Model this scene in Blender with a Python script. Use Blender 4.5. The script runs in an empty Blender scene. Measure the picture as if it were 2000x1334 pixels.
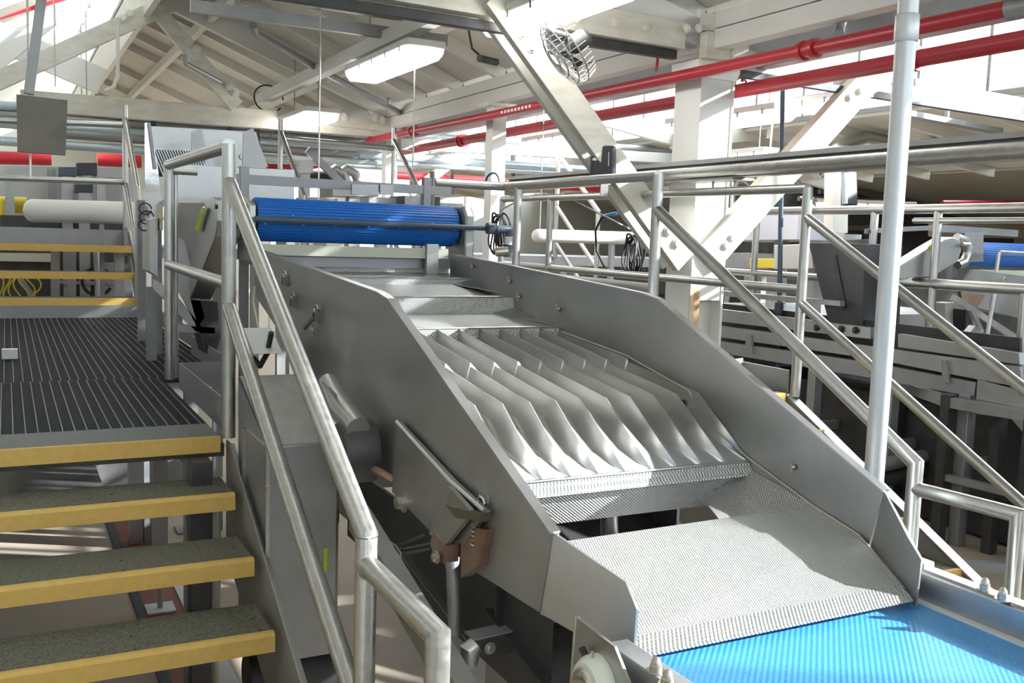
import bpy, bmesh, math, random
from math import sin, cos, pi, radians
from mathutils import Vector, Matrix
random.seed(7)
C = bpy.context.scene.collection
SC = bpy.context.scene
H = 1.7                                   # eye height of the photographer above the floor
# ---------------------------------------------------------------- camera
FPX = 1907.1
R = Matrix(((0.88816, -0.45834, 0.03283), (-0.01921, -0.10847, -0.99391), (0.45911, 0.88212, -0.10514)))
def _rod(w):
    a = w.length; k = w / a
    K = Matrix(((0, -k.z, k.y), (k.z, 0, -k.x), (-k.y, k.x, 0)))
    I = Matrix.Identity(3)
    return I + K * sin(a) + (K @ K) * (1 - cos(a))
R = Matrix(((1, 0, 0), (0, 0, -1), (0, 1, 0))) @ _rod(Vector((0.111027694, 0.00687488, 0.477012758)))
cam = bpy.data.cameras.new('camera'); camo = bpy.data.objects.new('camera', cam); C.objects.link(camo)
cam.sensor_width = 36.0; cam.sensor_fit = 'HORIZONTAL'; cam.lens = FPX / 2000 * 36.0
cam.clip_start = 0.05; cam.clip_end = 200
_rt = R.transposed()
M = Matrix((( _rt[0][0], -_rt[0][1], -_rt[0][2]), (_rt[1][0], -_rt[1][1], -_rt[1][2]), (_rt[2][0], -_rt[2][1], -_rt[2][2])))
camo.matrix_world = Matrix.Translation((0, 0, H)) @ M.to_4x4()
SC.camera = camo
# ---------------------------------------------------------------- light
SC.view_settings.view_transform = 'Standard'; SC.view_settings.look = 'None'
SC.view_settings.gamma = 1.0; SC.view_settings.use_curve_mapping = False
SC.view_settings.exposure = 0.98
SC.cycles.max_bounces = 7; SC.cycles.diffuse_bounces = 3; SC.cycles.glossy_bounces = 4
SC.cycles.transparent_max_bounces = 8; SC.cycles.transmission_bounces = 3
SC.cycles.use_denoising = True; SC.cycles.blur_glossy = 1.0; SC.cycles.sample_clamp_indirect = 6.0
SC.cycles.caustics_reflective = False; SC.cycles.caustics_refractive = False
world = bpy.data.worlds.new('sky'); SC.world = world; world.use_nodes = True
wn = world.node_tree.nodes; bg = wn['Background']
bg.inputs[0].default_value = (0.90, 0.95, 1.0, 1); bg.inputs[1].default_value = 5.0
sun = bpy.data.lights.new('sun', 'SUN'); sun.energy = 11.0; sun.angle = radians(0.9); sun.color = (1.0, 0.97, 0.92)
suno = bpy.data.objects.new('sun', sun); C.objects.link(suno)
SUND = Vector((2.1, -1.2, 1.0)).normalized()
suno.rotation_euler = SUND.to_track_quat('Z', 'Y').to_euler(); suno.location = SUND * 30
# ---------------------------------------------------------------- pixel -> point on a real plane (coordinates relative to eye)
def ray(x, y): return _rt @ Vector(((x - 1000) / FPX, (y - 667) / FPX, 1.0))
def PX(x, y, c): r = ray(x, y); return r * (c / r.x)
def PY(x, y, c): r = ray(x, y); return r * (c / r.y)
def PZ(x, y, c): r = ray(x, y); return r * (c / r.z)
def V(*a): return Vector(a)
# ---------------------------------------------------------------- mesh builder
class MB:
    def __init__(s): s.v = []; s.f = []
    def add(s, vs, fs):
        n = len(s.v); s.v += [Vector(q) for q in vs]; s.f += [[n + i for i in q] for q in fs]; return s
    def box(s, a, b):
        x0, x1 = sorted((a[0], b[0])); y0, y1 = sorted((a[1], b[1])); z0, z1 = sorted((a[2], b[2]))
        return s.add([(x0,y0,z0),(x1,y0,z0),(x1,y1,z0),(x0,y1,z0),(x0,y0,z1),(x1,y0,z1),(x1,y1,z1),(x0,y1,z1)],
                     [(0,3,2,1),(4,5,6,7),(0,1,5,4),(1,2,6,5),(2,3,7,6),(3,0,4,7)])
    def prism(s, poly, t):
        poly = [Vector(p) for p in poly]; t = Vector(t); n = len(poly)
        return s.add(poly + [p + t for p in poly],
                     [list(range(n))[::-1], list(range(n, 2*n))] + [(i, (i+1) % n, n + (i+1) % n, n + i) for i in range(n)])
    def bar(s, a, b, w, h, up=(0, 0, 1)):
        a = Vector(a); b = Vector(b); d = (b - a).normalized(); up = Vector(up)
        sd = d.cross(up)
        if sd.length < 1e-4: sd = d.cross(Vector((0, 1, 0)))
        sd.normalize(); u = sd.cross(d).normalized()
        q = [a + sd*(w/2*i) + u*(h/2*j) for i, j in ((-1,-1),(1,-1),(1,1),(-1,1))]
        return s.prism(q, b - a)
    def tube(s, pts, r, n=14, caps=True):
        pts = [Vector(p) for p in pts]
        k = len(pts); rings = []; dirs = [(pts[i+1] - pts[i]).normalized() for i in range(k-1)]
        ref = Vector((0, 0, 1)) if abs(dirs[0].z) < 0.95 else Vector((0, 1, 0))
        u = dirs[0].cross(ref).normalized()
        rr = r if isinstance(r, (list, tuple)) else [r] * k
        for i in range(k):
            din = dirs[max(i-1, 0)]; dout = dirs[min(i, k-2)]
            if i > 0: u = (u - din * u.dot(din)).normalized()
            w = din.cross(u).normalized()
            m = (din + dout)
            m = m.normalized() if m.length > 1e-6 else din
            ring = []
            for j in range(n):
                a = 2*pi*j/n; o = u*cos(a)*rr[i] + w*sin(a)*rr[i]
                dn = din.dot(m)
                if abs(dn) > .2: o = o - din * (o.dot(m) / dn)
                ring.append(pts[i] + o)
            rings.append(ring)
            if i < k-1:
                q = din.rotation_difference(dout); u = q @ u
        vs = [p for ring in rings for p in ring]; fs = []
        for i in range(k-1):
            for j in range(n):
                fs.append((i*n+j, i*n+(j+1) % n, (i+1)*n+(j+1) % n, (i+1)*n+j))
        if caps: fs.append(list(range(n))[::-1]); fs.append([(k-1)*n+j for j in range(n)])
        return s.add(vs, fs)
    def cyl(s, a, b, r, n=20): return s.tube([a, b], r, n)
    def lathe(s, o, ax, prof, n=24):           # prof: (distance along axis, radius)
        ax = Vector(ax).normalized(); u = ax.cross(Vector((0, 0, 1)) if abs(ax.z) < .9 else Vector((1, 0, 0))).normalized(); w = ax.cross(u)
        o = Vector(o); vs = []; fs = []
        for d, r in prof:
            for j in range(n):
                a = 2*pi*j/n; vs.append(o + ax*d + (u*cos(a) + w*sin(a)) * max(r, 1e-4))
        for i in range(len(prof)-1):
            for j in range(n): fs.append((i*n+j, i*n+(j+1) % n, (i+1)*n+(j+1) % n, (i+1)*n+j))
        fs.append(list(range(n))[::-1]); fs.append([(len(prof)-1)*n+j for j in range(n)])
        return s.add(vs, fs)
    def ball(s, c, r, n=12):
        return s.lathe(Vector(c) - Vector((0, 0, r)), (0, 0, 1), [(r - r*cos(pi*i/8), r*sin(pi*i/8)) for i in range(9)], n)
    def bolt(s, c, ax, r=.012, h=.01):
        c = Vector(c); ax = Vector(ax).normalized()
        s.lathe(c - ax*.002, ax, [(0, r*1.5), (.002 + r*.15, r*1.5)], 16)
        return s.lathe(c, ax, [(0, r), (h, r), (h + .001, r*.85)], 6)
    def sheet(s, poly, t):                     # flat plate with thickness along its normal
        poly = [Vector(p) for p in poly]; n = Vector((0, 0, 0))
        for i in range(len(poly)):
            n += (poly[i] - poly[0]).cross(poly[(i+1) % len(poly)] - poly[0])
        return s.prism(poly, n.normalized() * t)
    def arc(s, c, u, w, r, a0, a1, tr, n=12, tn=8):
        c = Vector(c); u = Vector(u); w = Vector(w)
        return s.tube([c + u*r*cos(a0 + (a1-a0)*i/n) + w*r*sin(a0 + (a1-a0)*i/n) for i in range(n+1)], tr, tn)
    def build(s, name, mat, parent=None, bevel=0, smooth=True, ang=32):
        me = bpy.data.meshes.new(name)
        wp = Vector(parent['_o']) if parent is not None else Vector((0, 0, 0))
        if parent is None:                     # a thing of its own: origin at its lowest middle
            xs = [v.x for v in s.v]; ys = [v.y for v in s.v]; zs = [v.z for v in s.v]
            wp = Vector(((min(xs)+max(xs))/2, (min(ys)+max(ys))/2, min(zs)))
        me.from_pydata([v - wp for v in s.v], [], s.f); me.update()
        bm = bmesh.new(); bm.from_mesh(me); bmesh.ops.recalc_face_normals(bm, faces=bm.faces); bm.to_mesh(me); bm.free()
        me.materials.append(mat)
        o = bpy.data.objects.new(name, me); C.objects.link(o)
        if parent is not None: o.parent = parent; o['_o'] = tuple(parent['_o'])
        else: o.location = wp + Vector((0, 0, H)); o['_o'] = tuple(wp)
        if smooth:
            me.shade_smooth(); me.set_sharp_from_angle(angle=radians(ang))
        if bevel:
            b = o.modifiers.new('bevel', 'BEVEL'); b.width = bevel; b.segments = 2; b.limit_method = 'ANGLE'; b.angle_limit = radians(40)
        return o
def thing(name, label, cat, loc, group=None):
    o = bpy.data.objects.new(name, None); C.objects.link(o); loc = Vector(loc)
    o.location = loc + Vector((0, 0, H)); o['_o'] = tuple(loc); o['label'] = label; o['category'] = cat
    o.empty_display_size = .1
    if group: o['group'] = group
    return o
def tag(o, label, cat, group=None):
    o['label'] = label; o['category'] = cat
    if group: o['group'] = group
    return o
def struct(o): o['kind'] = 'structure'; return o
def clone(src, dloc, label=None, rotz=0):
    r = src.copy(); C.objects.link(r); r.location = src.location + Vector(dloc); r.rotation_euler.z += rotz
    if label: r['label'] = label
    def rec(a, b):
        for ch in list(a.children):
            if ch.name == b.name: continue
            c = ch.copy(); C.objects.link(c); c.parent = b
            rec(ch, c)
    rec(src, r)
    return r
# ---------------------------------------------------------------- materials
def mat(name, col, rough=.5, metal=0.0, var=.0, vscale=6.0, bump=0.0, bscale=60.0, col2=None, rvar=0.0, spec=.5, detail=4, vec='Object', stretch=None):
    m = bpy.data.materials.new(name); m.use_nodes = True; nt = m.node_tree; N = nt.nodes; Lk = nt.links
    b = N['Principled BSDF']; b.inputs['Roughness'].default_value = rough; b.inputs['Metallic'].default_value = metal
    b.inputs['Base Color'].default_value = (*col, 1); b.inputs['Specular IOR Level'].default_value = spec
    g = N.new('ShaderNodeNewGeometry')          # world position: patterns keep their real size
    src = g.outputs['Position']
    if stretch:
        mp = N.new('ShaderNodeMapping'); mp.inputs['Scale'].default_value = stretch; Lk.new(src, mp.inputs[0]); src = mp.outputs[0]
    if col2 or rvar:
        n = N.new('ShaderNodeTexNoise'); n.inputs['Scale'].default_value = vscale; n.inputs['Detail'].default_value = detail; n.inputs['Roughness'].default_value = .6
        Lk.new(src, n.inputs['Vector'])
        if col2:
            r = N.new('ShaderNodeValToRGB'); r.color_ramp.elements[0].position = .5 - .5*(1-var) * .5; r.color_ramp.elements[1].position = .5 + .5*(1-var) * .5
            r.color_ramp.elements[0].color = (*col, 1); r.color_ramp.elements[1].color = (*col2, 1)
            Lk.new(n.outputs[0], r.inputs[0]); Lk.new(r.outputs[0], b.inputs['Base Color'])
        if rvar:
            mr = N.new('ShaderNodeMapRange'); mr.inputs[1].default_value = .3; mr.inputs[2].default_value = .7
            mr.inputs[3].default_value = rough - rvar; mr.inputs[4].default_value = rough + rvar
            Lk.new(n.outputs[0], mr.inputs[0]); Lk.new(mr.outputs[0], b.inputs['Roughness'])
    if bump:
        n2 = N.new('ShaderNodeTexNoise'); n2.inputs['Scale'].default_value = bscale; n2.inputs['Detail'].default_value = 3
        Lk.new(src, n2.inputs['Vector'])
        bp = N.new('ShaderNodeBump'); bp.inputs['Strength'].default_value = bump; bp.inputs['Distance'].default_value = .0012
        Lk.new(n2.outputs[0], bp.inputs['Height']); Lk.new(bp.outputs[0], b.inputs['Normal'])
    return m
def dimple(name, col, rough, metal, k, strength, skew=0.0, sub=None):
    """metal or belt with a small regular embossed pattern, k = cells per metre"""
    m = mat(name, col, rough, metal, rvar=.05, vscale=8); nt = m.node_tree; N = nt.nodes; Lk = nt.links
    g = N.new('ShaderNodeNewGeometry'); sp = N.new('ShaderNodeSeparateXYZ'); Lk.new(g.outputs['Position'], sp.inputs[0])
    def mth(op, a, b=None):
        q = N.new('ShaderNodeMath'); q.operation = op
        for i, x in enumerate((a, b)):
            if x is None: continue
            if isinstance(x, (int, float)): q.inputs[i].default_value = x
            else: Lk.new(x, q.inputs[i])
        return q.outputs[0]
    yz = mth('SUBTRACT', sp.outputs[1], sp.outputs[2])
    a = mth('SINE', mth('MULTIPLY', mth('ADD', sp.outputs[0], mth('MULTIPLY', yz, skew)), 2*pi*k))
    c = mth('SINE', mth('MULTIPLY', mth('SUBTRACT', yz, mth('MULTIPLY', sp.outputs[0], skew)), 2*pi*k))
    h = mth('MULTIPLY', a, c)
    bp = N.new('ShaderNodeBump'); bp.inputs['Strength'].default_value = strength; bp.inputs['Distance'].default_value = .25 / k
    Lk.new(h, bp.inputs['Height']); Lk.new(bp.outputs[0], N['Principled BSDF'].inputs['Normal'])
    return m
def emis(name, col, st):
    m = bpy.data.materials.new(name); m.use_nodes = True; b = m.node_tree.nodes['Principled BSDF']
    b.inputs['Base Color'].default_value = (*col, 1); b.inputs['Emission Color'].default_value = (*col, 1); b.inputs['Emission Strength'].default_value = st
    return m
def glass(name, tint, mixf):
    m = bpy.data.materials.new(name); m.use_nodes = True; nt = m.node_tree; N = nt.nodes; N.remove(N['Principled BSDF'])
    t = N.new('ShaderNodeBsdfTransparent'); t.inputs[0].default_value = (*tint, 1)
    g = N.new('ShaderNodeBsdfGlossy'); g.inputs['Roughness'].default_value = .08
    x = N.new('ShaderNodeMixShader'); x.inputs[0].default_value = mixf
    nt.links.new(t.outputs[0], x.inputs[1]); nt.links.new(g.outputs[0], x.inputs[2]); nt.links.new(x.outputs[0], N['Material Output'].inputs[0])
    return m
m_pipe = mat('brushed_pipe', (.43, .43, .415), .34, .9, col2=(.52, .52, .50), vscale=14, rvar=.06, bump=.04, bscale=220)
m_pipe2 = mat('worn_pipe', (.40, .395, .375), .38, .85, col2=(.54, .535, .51), vscale=40, rvar=.10, bump=.18, bscale=260)
m_steel = mat('stainless_sheet', (.40, .40, .395), .36, .9, col2=(.49, .49, .48), vscale=5, rvar=.07, bump=.03, bscale=40)
m_plate = mat('dull_side_plate', (.33, .33, .325), .44, .85, col2=(.43, .43, .42), vscale=3.5, rvar=.08, bump=.03, bscale=16)
m_smooth = mat('ribbed_sheet', (.50, .495, .48), .36, .75, col2=(.57, .56, .54), vscale=9)
m_dimple = dimple('embossed_steel', (.62, .62, .61), .34, .65, 105, .55, 0.45)
m_dimple2 = dimple('perforated_steel', (.58, .58, .57), .34, .7, 95, .6, 0.0)
m_galv = mat('grey_metal', (.28, .283, .29), .5, .6, col2=(.36, .36, .36), vscale=9, rvar=.08)
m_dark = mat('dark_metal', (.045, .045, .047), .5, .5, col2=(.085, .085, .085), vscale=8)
m_black = mat('black_plastic', (.018, .02, .024), .35)
m_rubber = mat('black_rubber', (.015, .015, .015), .6)
m_paint = mat('white_paint', (.72, .71, .66), .55, 0, col2=(.80, .79, .75), vscale=3, bump=.05, bscale=30)
m_old = mat('old_cream_paint', (.60, .56, .45), .6, 0, var=.1, col2=(.78, .76, .68), vscale=5, bump=.12, bscale=40, stretch=(1, 1, 3))
m_board = mat('painted_board', (.66, .64, .57), .65, 0, col2=(.74, .72, .66), vscale=2, bump=.05, bscale=25)
m_colp = mat('column_paint', (.80, .79, .73), .45, 0, col2=(.84, .83, .79), vscale=2.5)
m_rust = mat('rust_stain', (.42, .17, .04), .7, 0, var=.4, col2=(.70, .58, .40), vscale=22, stretch=(1, 1, .25))
m_red = mat('red_pipe_paint', (.50, .022, .035), .38, 0, col2=(.44, .028, .04), vscale=3)
m_blue = dimple('blue_belt', (.07, .33, .74), .34, 0, 62, .22, 0.0)
m_blue2 = mat('blue_modular_belt', (.010, .13, .48), .42, 0, col2=(.014, .16, .56), vscale=12)
m_yellow = mat('yellow_grit', (.66, .41, .10), .75, 0, col2=(.74, .49, .15), vscale=40, bump=.5, bscale=280)
m_grit = mat('olive_grit', (.08, .08, .062), .85, 0, var=.6, col2=(.19, .18, .13), vscale=190, bump=.6, bscale=300)
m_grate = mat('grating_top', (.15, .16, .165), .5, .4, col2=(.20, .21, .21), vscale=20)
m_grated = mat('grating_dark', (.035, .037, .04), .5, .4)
m_floor = mat('concrete', (.36, .29, .22), .55, 0, col2=(.48, .41, .33), vscale=2.2, bump=.08, bscale=30, rvar=.1)
m_drain = mat('terracotta_strip', (.19, .05, .025), .5, 0, col2=(.26, .08, .035), vscale=5)
m_cream = mat('cream_plastic', (.62, .62, .50), .5)
m_edge = mat('edge_grit', (.14, .145, .14), .8, 0, col2=(.20, .20, .19), vscale=60, bump=.3, bscale=250)
m_post = mat('galvanised_post', (.56, .57, .58), .42, .55, col2=(.64, .65, .66), vscale=7, rvar=.05)
m_wduct = mat('white_duct', (.90, .88, .82), .35)
m_beige = mat('beige_stringer', (.30, .28, .235), .5, .3, col2=(.36, .34, .29), vscale=4)
m_copper = mat('heat_tinted_steel', (.26, .13, .09), .42, .7, col2=(.42, .32, .26), vscale=9)
m_bolt = mat('bolt_steel', (.45, .43, .38), .35, .9)
m_wcast = mat('white_enamel_bearing', (.72, .74, .66), .3)
m_lime = mat('lime_tag', (.42, .62, .02), .5)
m_tag = mat('cream_tag', (.70, .62, .46), .6)
m_paper = mat('white_paper', (.75, .75, .75), .6)
m_ceil = mat('roof_boards', (.60, .57, .49), .7, 0, col2=(.70, .67, .60), vscale=1.5, bump=.05, bscale=20)
m_wall = mat('wall_paint', (.66, .66, .62), .7, 0, col2=(.72, .72, .69), vscale=1)
m_lamp = emis('lamp_diffuser', (1, .985, .95), 9.0)
m_lampw = mat('lamp_housing', (.78, .78, .74), .4)
m_glass = glass('window_glass', (.93, .97, 1.0), .06)
m_bluepipe = mat('pale_blue_pipe', (.50, .58, .62), .3, .3)
m_navy = mat('dark_blue_pipe', (.06, .09, .13), .4)
m_bluemk = mat('light_blue_plastic', (.08, .35, .85), .4)
m_yhose = mat('yellow_cable', (.70, .55, .05), .5)
XL, XR = 0.674, 2.46          # planes of the two inner hand rails
ZF = -H                       # floor, relative to the eye
ZP = -0.714                   # platform level
def rpipe(parent, name, pts, r=.0235, m=None, n=18):
    return MB().tube(pts, r, n).build(name, m or m_pipe, parent, ang=50)
def weld(parent, c, ax, r=.0255):
    pass
# ================================================================ near stair
st = thing('metal_staircase', 'near flight of open stair treads with yellow nosings at bottom left', 'stairs', (-.3, 2.6, ZF))
SX0, SX1 = -1.35, 0.644
treads = [(3.157, -.855), (2.879, -.985), (2.621, -1.118), (2.35, -1.25), (2.09, -1.39), (1.83, -1.53)]
for (y, z) in treads:
    t = MB().box((SX0, y + .006, z - .034), (SX1, y + .245, z)).build('tread', m_grit, st)
    n = MB().prism([(SX0, y - .004, z - .052), (SX0, y + .010, z - .052), (SX0, y + .010, z - .030), (SX0, y + .022, z + .0025), (SX0, y + .004, z + .0035), (SX0, y - .004, z - .006)], (SX1 - SX0 + .002, 0, 0)).build('nosing', m_yellow, t)
    MB().box((SX0, y + .22, z - .060), (SX1, y + .245, z - .034)).build('back_angle', m_galv, t)
    for sx in (SX1 - .03, SX1 - .36, SX1 - .72):
        for sy in (.03, .12): MB().lathe((sx, y + sy + .01, z - .001), (0, 0, 1), [(0, .006), (.0025, .005)], 8).build('screw', m_dark, t)
def stair_line(y, off): return ZP + off - (3.40 - y) * .535
# closed stringer behind the treads, its flange towards the viewer
fa, fb0 = PX(449, 868, .672), PX(590, 1345, .672)
MB().prism([V(.672, 3.44, ZP - .02), fa, fb0, V(.672, 1.60, fb0.z - (fb0.y - 1.60)*.535), V(.672, 1.60, ZF), V(.672, 2.0, ZF), V(.672, 3.44, ZP - .42)], (.006, 0, 0)).build('stringer', m_beige, st)
MB().box((SX1 - .03, 1.7, ZF), (SX1 - .028, 1.72, ZF + .02)).build('end_lug', m_beige, st)
MB().bar(PX(449, 868, .688), PX(596, 1360, .688), .030, .008).build('stringer_flange', m_galv, st)
MB().prism([(SX0 - .01, 3.44, ZP - .02), (SX0 - .01, 3.36, ZP), (SX0 - .01, 1.62, stair_line(1.62, .03)), (SX0 - .01, 1.55, ZF), (SX0 - .01, 1.95, ZF), (SX0 - .01, 3.44, ZP - .34)], (.008, 0, 0)).build('stringer', m_beige, st)
# ================================================================ left platform
pf = thing('grating_platform', 'dark bar grating platform between the two stair flights at left', 'platform', (.0, 5.5, ZF))
GY0, GY1, GY2 = 3.655, 4.86, 8.2
def grating(x0, x1, y0, y1, sx):
    a = MB(); b = MB()
    x = x0
    while x <= x1:
        a.box((x - .0018, y0, ZP - .030), (x + .0018, y1, ZP + .001)); x += sx
    y = y0
    while y <= y1:
        b.box((x0, y - .003, ZP - .030), (x1, y + .003, ZP - .003)); y += .0245
    return a, b
for (x0, x1, y0, y1, off) in ((-1.3, .648, GY0, GY1, 0), (-1.29, .98, GY1 + .01, GY2, 1)):
    a, b = grating(x0, x1, y0, y1, .0385)
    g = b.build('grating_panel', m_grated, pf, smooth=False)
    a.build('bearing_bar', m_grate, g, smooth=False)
MB().box((-1.35, 3.41, ZP - .028), (SX1 + .0, GY0, ZP)).build('edge_plate', m_edge, pf)
MB().box((-1.35, 3.393, ZP - .052), (SX1, 3.412, ZP + .002)).build('nosing', m_yellow, pf)
MB().box((-1.35, 3.43, ZP - .075), (SX1 + .02, 3.47, ZP - .03)).build('cross_beam', m_dark, pf)
# toe boards
def toe(pts, h=.115, t=.006, name='toe_board'):
    m = MB()
    for p, q in zip(pts[:-1], pts[1:]):
        m.bar((p[0], p[1], ZP + h/2 - .01), (q[0], q[1], ZP + h/2 - .01), t, h)
    return m.build(name, m_galv, pf)
toe([(.688, 3.42), (.688, 4.58)])
toe([(.688, 4.58), (.93, 4.58)]); toe([(.93, 4.58), (.93, 5.75)])
toe([(1.0, 5.6), (1.0, 8.2)], .115)
toe([(-1.3, 8.21), (1.0, 8.21)], .10)
for (x, y) in ((.58, 3.52), (.90, 5.6), (.90, 8.0), (-1.2, 3.52), (-1.2, 8.0)):
    l = MB().box((x - .035, y - .035, ZF), (x + .035, y + .035, ZP - .03)).build('leg', m_galv, pf)
    MB().box((x - .08, y - .08, ZF), (x + .08, y + .08, ZF + .01)).build('foot_plate', m_galv, l)
MB().box((.55, 3.62, ZP - .13), (.60, 8.2, ZP - .03)).build('edge_beam', m_galv, pf)
MB().box((-1.3, 3.48, ZP - .13), (-1.25, 8.2, ZP - .03)).build('edge_beam', m_galv, pf)
MB().box((-1.3, 5.95, ZP - .13), (.95, 6.0, ZP - .03)).build('edge_beam', m_galv, pf)
# ================================================================ left hand rail
hr = thing('handrail', 'near left steel pipe handrail beside the yellow-edged stair, worn patches on its sloping rail', 'handrail', (XL, 2.9, ZF))
yA, yB, yC, yD = 3.41, 4.79, 1.943, 1.547
rpipe(hr, 'post', [(XL, yA, ZP - .005), (XL, yA, .285)], .0242)
rpipe(hr, 'top_rail', [(XL, yA, .278), (XL, yB + .0, .285)], .0235)
rpipe(hr, 'post', [(XL, yB, ZP), (XL, yB, .285)], .0225)
rpipe(hr, 'top_stub', [(XL, yB + .02, .262), (XL + .13, yB + .02, .262)], .018)
rpipe(hr, 'return_post', [(XL + .035, yB + .04, ZP), (XL + .035, yB + .04, .262)], .012)
rpipe(hr, 'middle_rail', [(XL, yA, -.188), (XL, yB, -.175)], .0225)
sl = (0.16 + .645) / (yA - yC)
rpipe(hr, 'sloping_rail', [(XL, yA + .0, .160), (XL, yC, -.640), (XL, yC, ZF)], .0238, m_pipe2)
rpipe(hr, 'lower_sloping_rail', [(XL, yA, -.262), (XL, yC, -1.065)], .0235, m_pipe2)
rpipe(hr, 'end_rail', [(XL, yC, -.705), (XL, yD, -.712), (XL, yD, ZF)], .0235, m_pipe2)
for c in ((XL, yC, -.640), (XL, yC - .022, -.705)): MB().lathe((c[0], c[1], c[2] - .004), (0, 0, 1) if c[1] == yC else (0, -1, 0), [(0, .0246), (.003, .0256), (.007, .0246)], 20).build('weld_bead', m_bolt, hr)
# ================================================================ right hand rails
hr2 = thing('handrail', 'right pipe handrail rising behind the steel side plate of the machine, nearer of the two', 'handrail', (XR, 3.4, ZF))
yP = 3.44
rpipe(hr2, 'post', [(XR, yP, -.95), (XR, yP, .288)], .0235)
rpipe(hr2, 'top_rail', [(XR, yP, .285), (XR, 4.88, .285)], .0225)
c0 = PX(980, 364, XR)
rpipe(hr2, 'return_rail', [(XR, 4.88, .283), (XR - .42, 4.88, .283)], .0235)
rpipe(hr2, 'post', [(XR, 4.72, -.72), (XR, 4.72, .28)], .0215)
rpipe(hr2, 'middle_rail', [(XR, yP, -.195), (XR, 4.72, -.19)], .0215)
rpipe(hr2, 'sloping_rail', [(XR, yP, .142), (XR, 2.03, -.645), (XR, 2.03, ZF)], .0238)
rpipe(hr2, 'lower_sloping_rail', [(XR, yP, -.275), (XR, 2.03, -1.065)], .0235)
rpipe(hr2, 'end_rail', [(XR, 2.03, -.722), (XR, 1.68, -.712), (XR, 1.68, ZF)], .022)
MB().bar((XR - .44, 4.88, .20), (XR - .43, 4.88, .20), .05, .28).build('end_plate', m_galv, hr2)
hr3 = thing('handrail', 'outer right pipe handrail with two sloping rails, in front of the white column', 'handrail', (3.46, 4.5, ZF))
X3 = 3.46; y3 = 3.60
rpipe(hr3, 'post', [(X3, y3, ZP - .02), (X3, y3, .292)], .0245)
rpipe(hr3, 'top_rail', [(X3, y3, .288), (X3, 6.9, .300)], .0235)
rpipe(hr3, 'post', [(X3, 6.9, ZP), (X3, 6.9, .300)], .023)
q = PX(1073, 450, X3)
rpipe(hr3, 'post', [(X3, q.y, ZP), (X3, q.y, .295)], .0225)
rpipe(hr3, 'middle_rail', [(X3, y3, -.205), (X3, 6.9, -.20)], .0225)
rpipe(hr3, 'sloping_rail', [(X3, y3, .150), (X3, 1.4, -1.05)], .0238)
rpipe(hr3, 'lower_sloping_rail', [(X3, y3, -.270), (X3, 1.75, -1.28)], .0235)
# right platform and stair below it
pr = thing('service_platform', 'small steel platform and stair stringer behind the right side plate', 'platform', (3.0, 4.6, ZF))
MB().box((2.50, 3.66, ZP - .04), (3.44, 6.9, ZP)).build('deck', m_grated, pr)
MB().box((2.50, 3.60, ZP - .045), (3.40, 3.66, ZP - .0)).build('nosing', m_yellow, pr)
MB().box((3.425, 3.62, ZP - .005), (3.435, 6.9, ZP + .11)).build('toe_board', m_steel, pr)
MB().prism([(2.60, 3.95, ZP), (3.42, 3.95, ZP), (3.42, 3.95, ZP + .13), (2.60, 3.95, ZP + .05)], (0, .006, 0)).build('toe_board', m_steel, pr)
MB().prism([(3.43, 3.62, ZP - .02), (3.43, 1.45, ZP - 1.165), (3.43, 1.45, ZP - 1.22+.25), (3.43, 3.62, ZP - .26)], (.008, 0, 0)) 
for xx in (2.50, 3.44):
    MB().bar((xx, 3.62, ZP - .012), (xx, 1.78, ZP - .985+.02), .055, .010).build('stringer_flange', m_steel, pr)
    MB().prism([(xx - .02, 3.62, ZP - .02), (xx - .02, 1.80, ZP - .975), (xx - .02, 2.15, ZP - .985), (xx - .02, 3.62, ZP - .22)], (.008, 0, 0)).build('stringer', m_beige, pr)
for k in range(6):
    y, z = 3.36 - k*.265, ZP - .14*(k+1)
    t = MB().box((2.50, y, z - .03), (3.42, y + .25, z)).build('tread', m_grit, pr)
    MB().box((2.50, y - .01, z - .045), (3.42, y + .01, z + .002)).build('nosing', m_yellow, t)
for (x, y) in ((3.40, 3.75), (3.40, 6.8), (2.54, 6.8)):
    MB().box((x - .03, y - .03, ZF), (x + .03, y + .03, ZP - .04)).build('leg', m_galv, pr)
# tall grey post in front
pp = MB().tube([(2.262, 2.01, ZF), (2.262, 2.01, 1.62)], .0285, 24).build('conduit_post', m_post)
tag(pp, 'tall round grey post standing just behind the machine side plate at right', 'post')
MB().lathe((2.262, 2.01, .585), (0, 0, 1), [(0, .0315), (.003, .033), (.072, .033), (.075, .0315)], 24).build('coupling', m_post, pp)

# ================================================================ vibrating conveyor
vc = thing('vibrating_conveyor', 'large stainless vibrating feeder with stepped perforated deck, ribbed tray and sloping side plates', 'conveyor', (1.48, 3.0, ZF))
xl, xr = 1.0, 1.95
def zy(p): return (p.y, p.z)
topR = [(4.44, -.072), (2.74, -.176), (2.62, -.20), (1.705, -.595)]
botR = [(1.742, -.790), (2.2, -.795), (2.70, -.735), (3.6, -.60), (4.44, -.40)]
def side(x, sgn):
    top = [(4.44, -.085), (2.78, -.176), (2.69, -.190), (1.697, -.603)]
    prof = top + [(1.742, -.788), (2.10, -.805), (3.03, -.676), (4.44, -.29)]
    o = MB().prism([(x, y, z) for y, z in prof], (sgn*.008, 0, 0)).build('side_plate', m_plate, vc)
    # folded top flange, standing outwards
    f = MB()
    for (a, b) in zip(top[:-1], top[1:]):
        f.bar((x - sgn*.0 + sgn*.004, a[0], a[1] + .002), (x + sgn*.004, b[0], b[1] + .002), .026, .005)
    f.build('top_flange', m_steel, o)
    return o
sL = side(xl, -1); sR = side(xr, 1)
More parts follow.
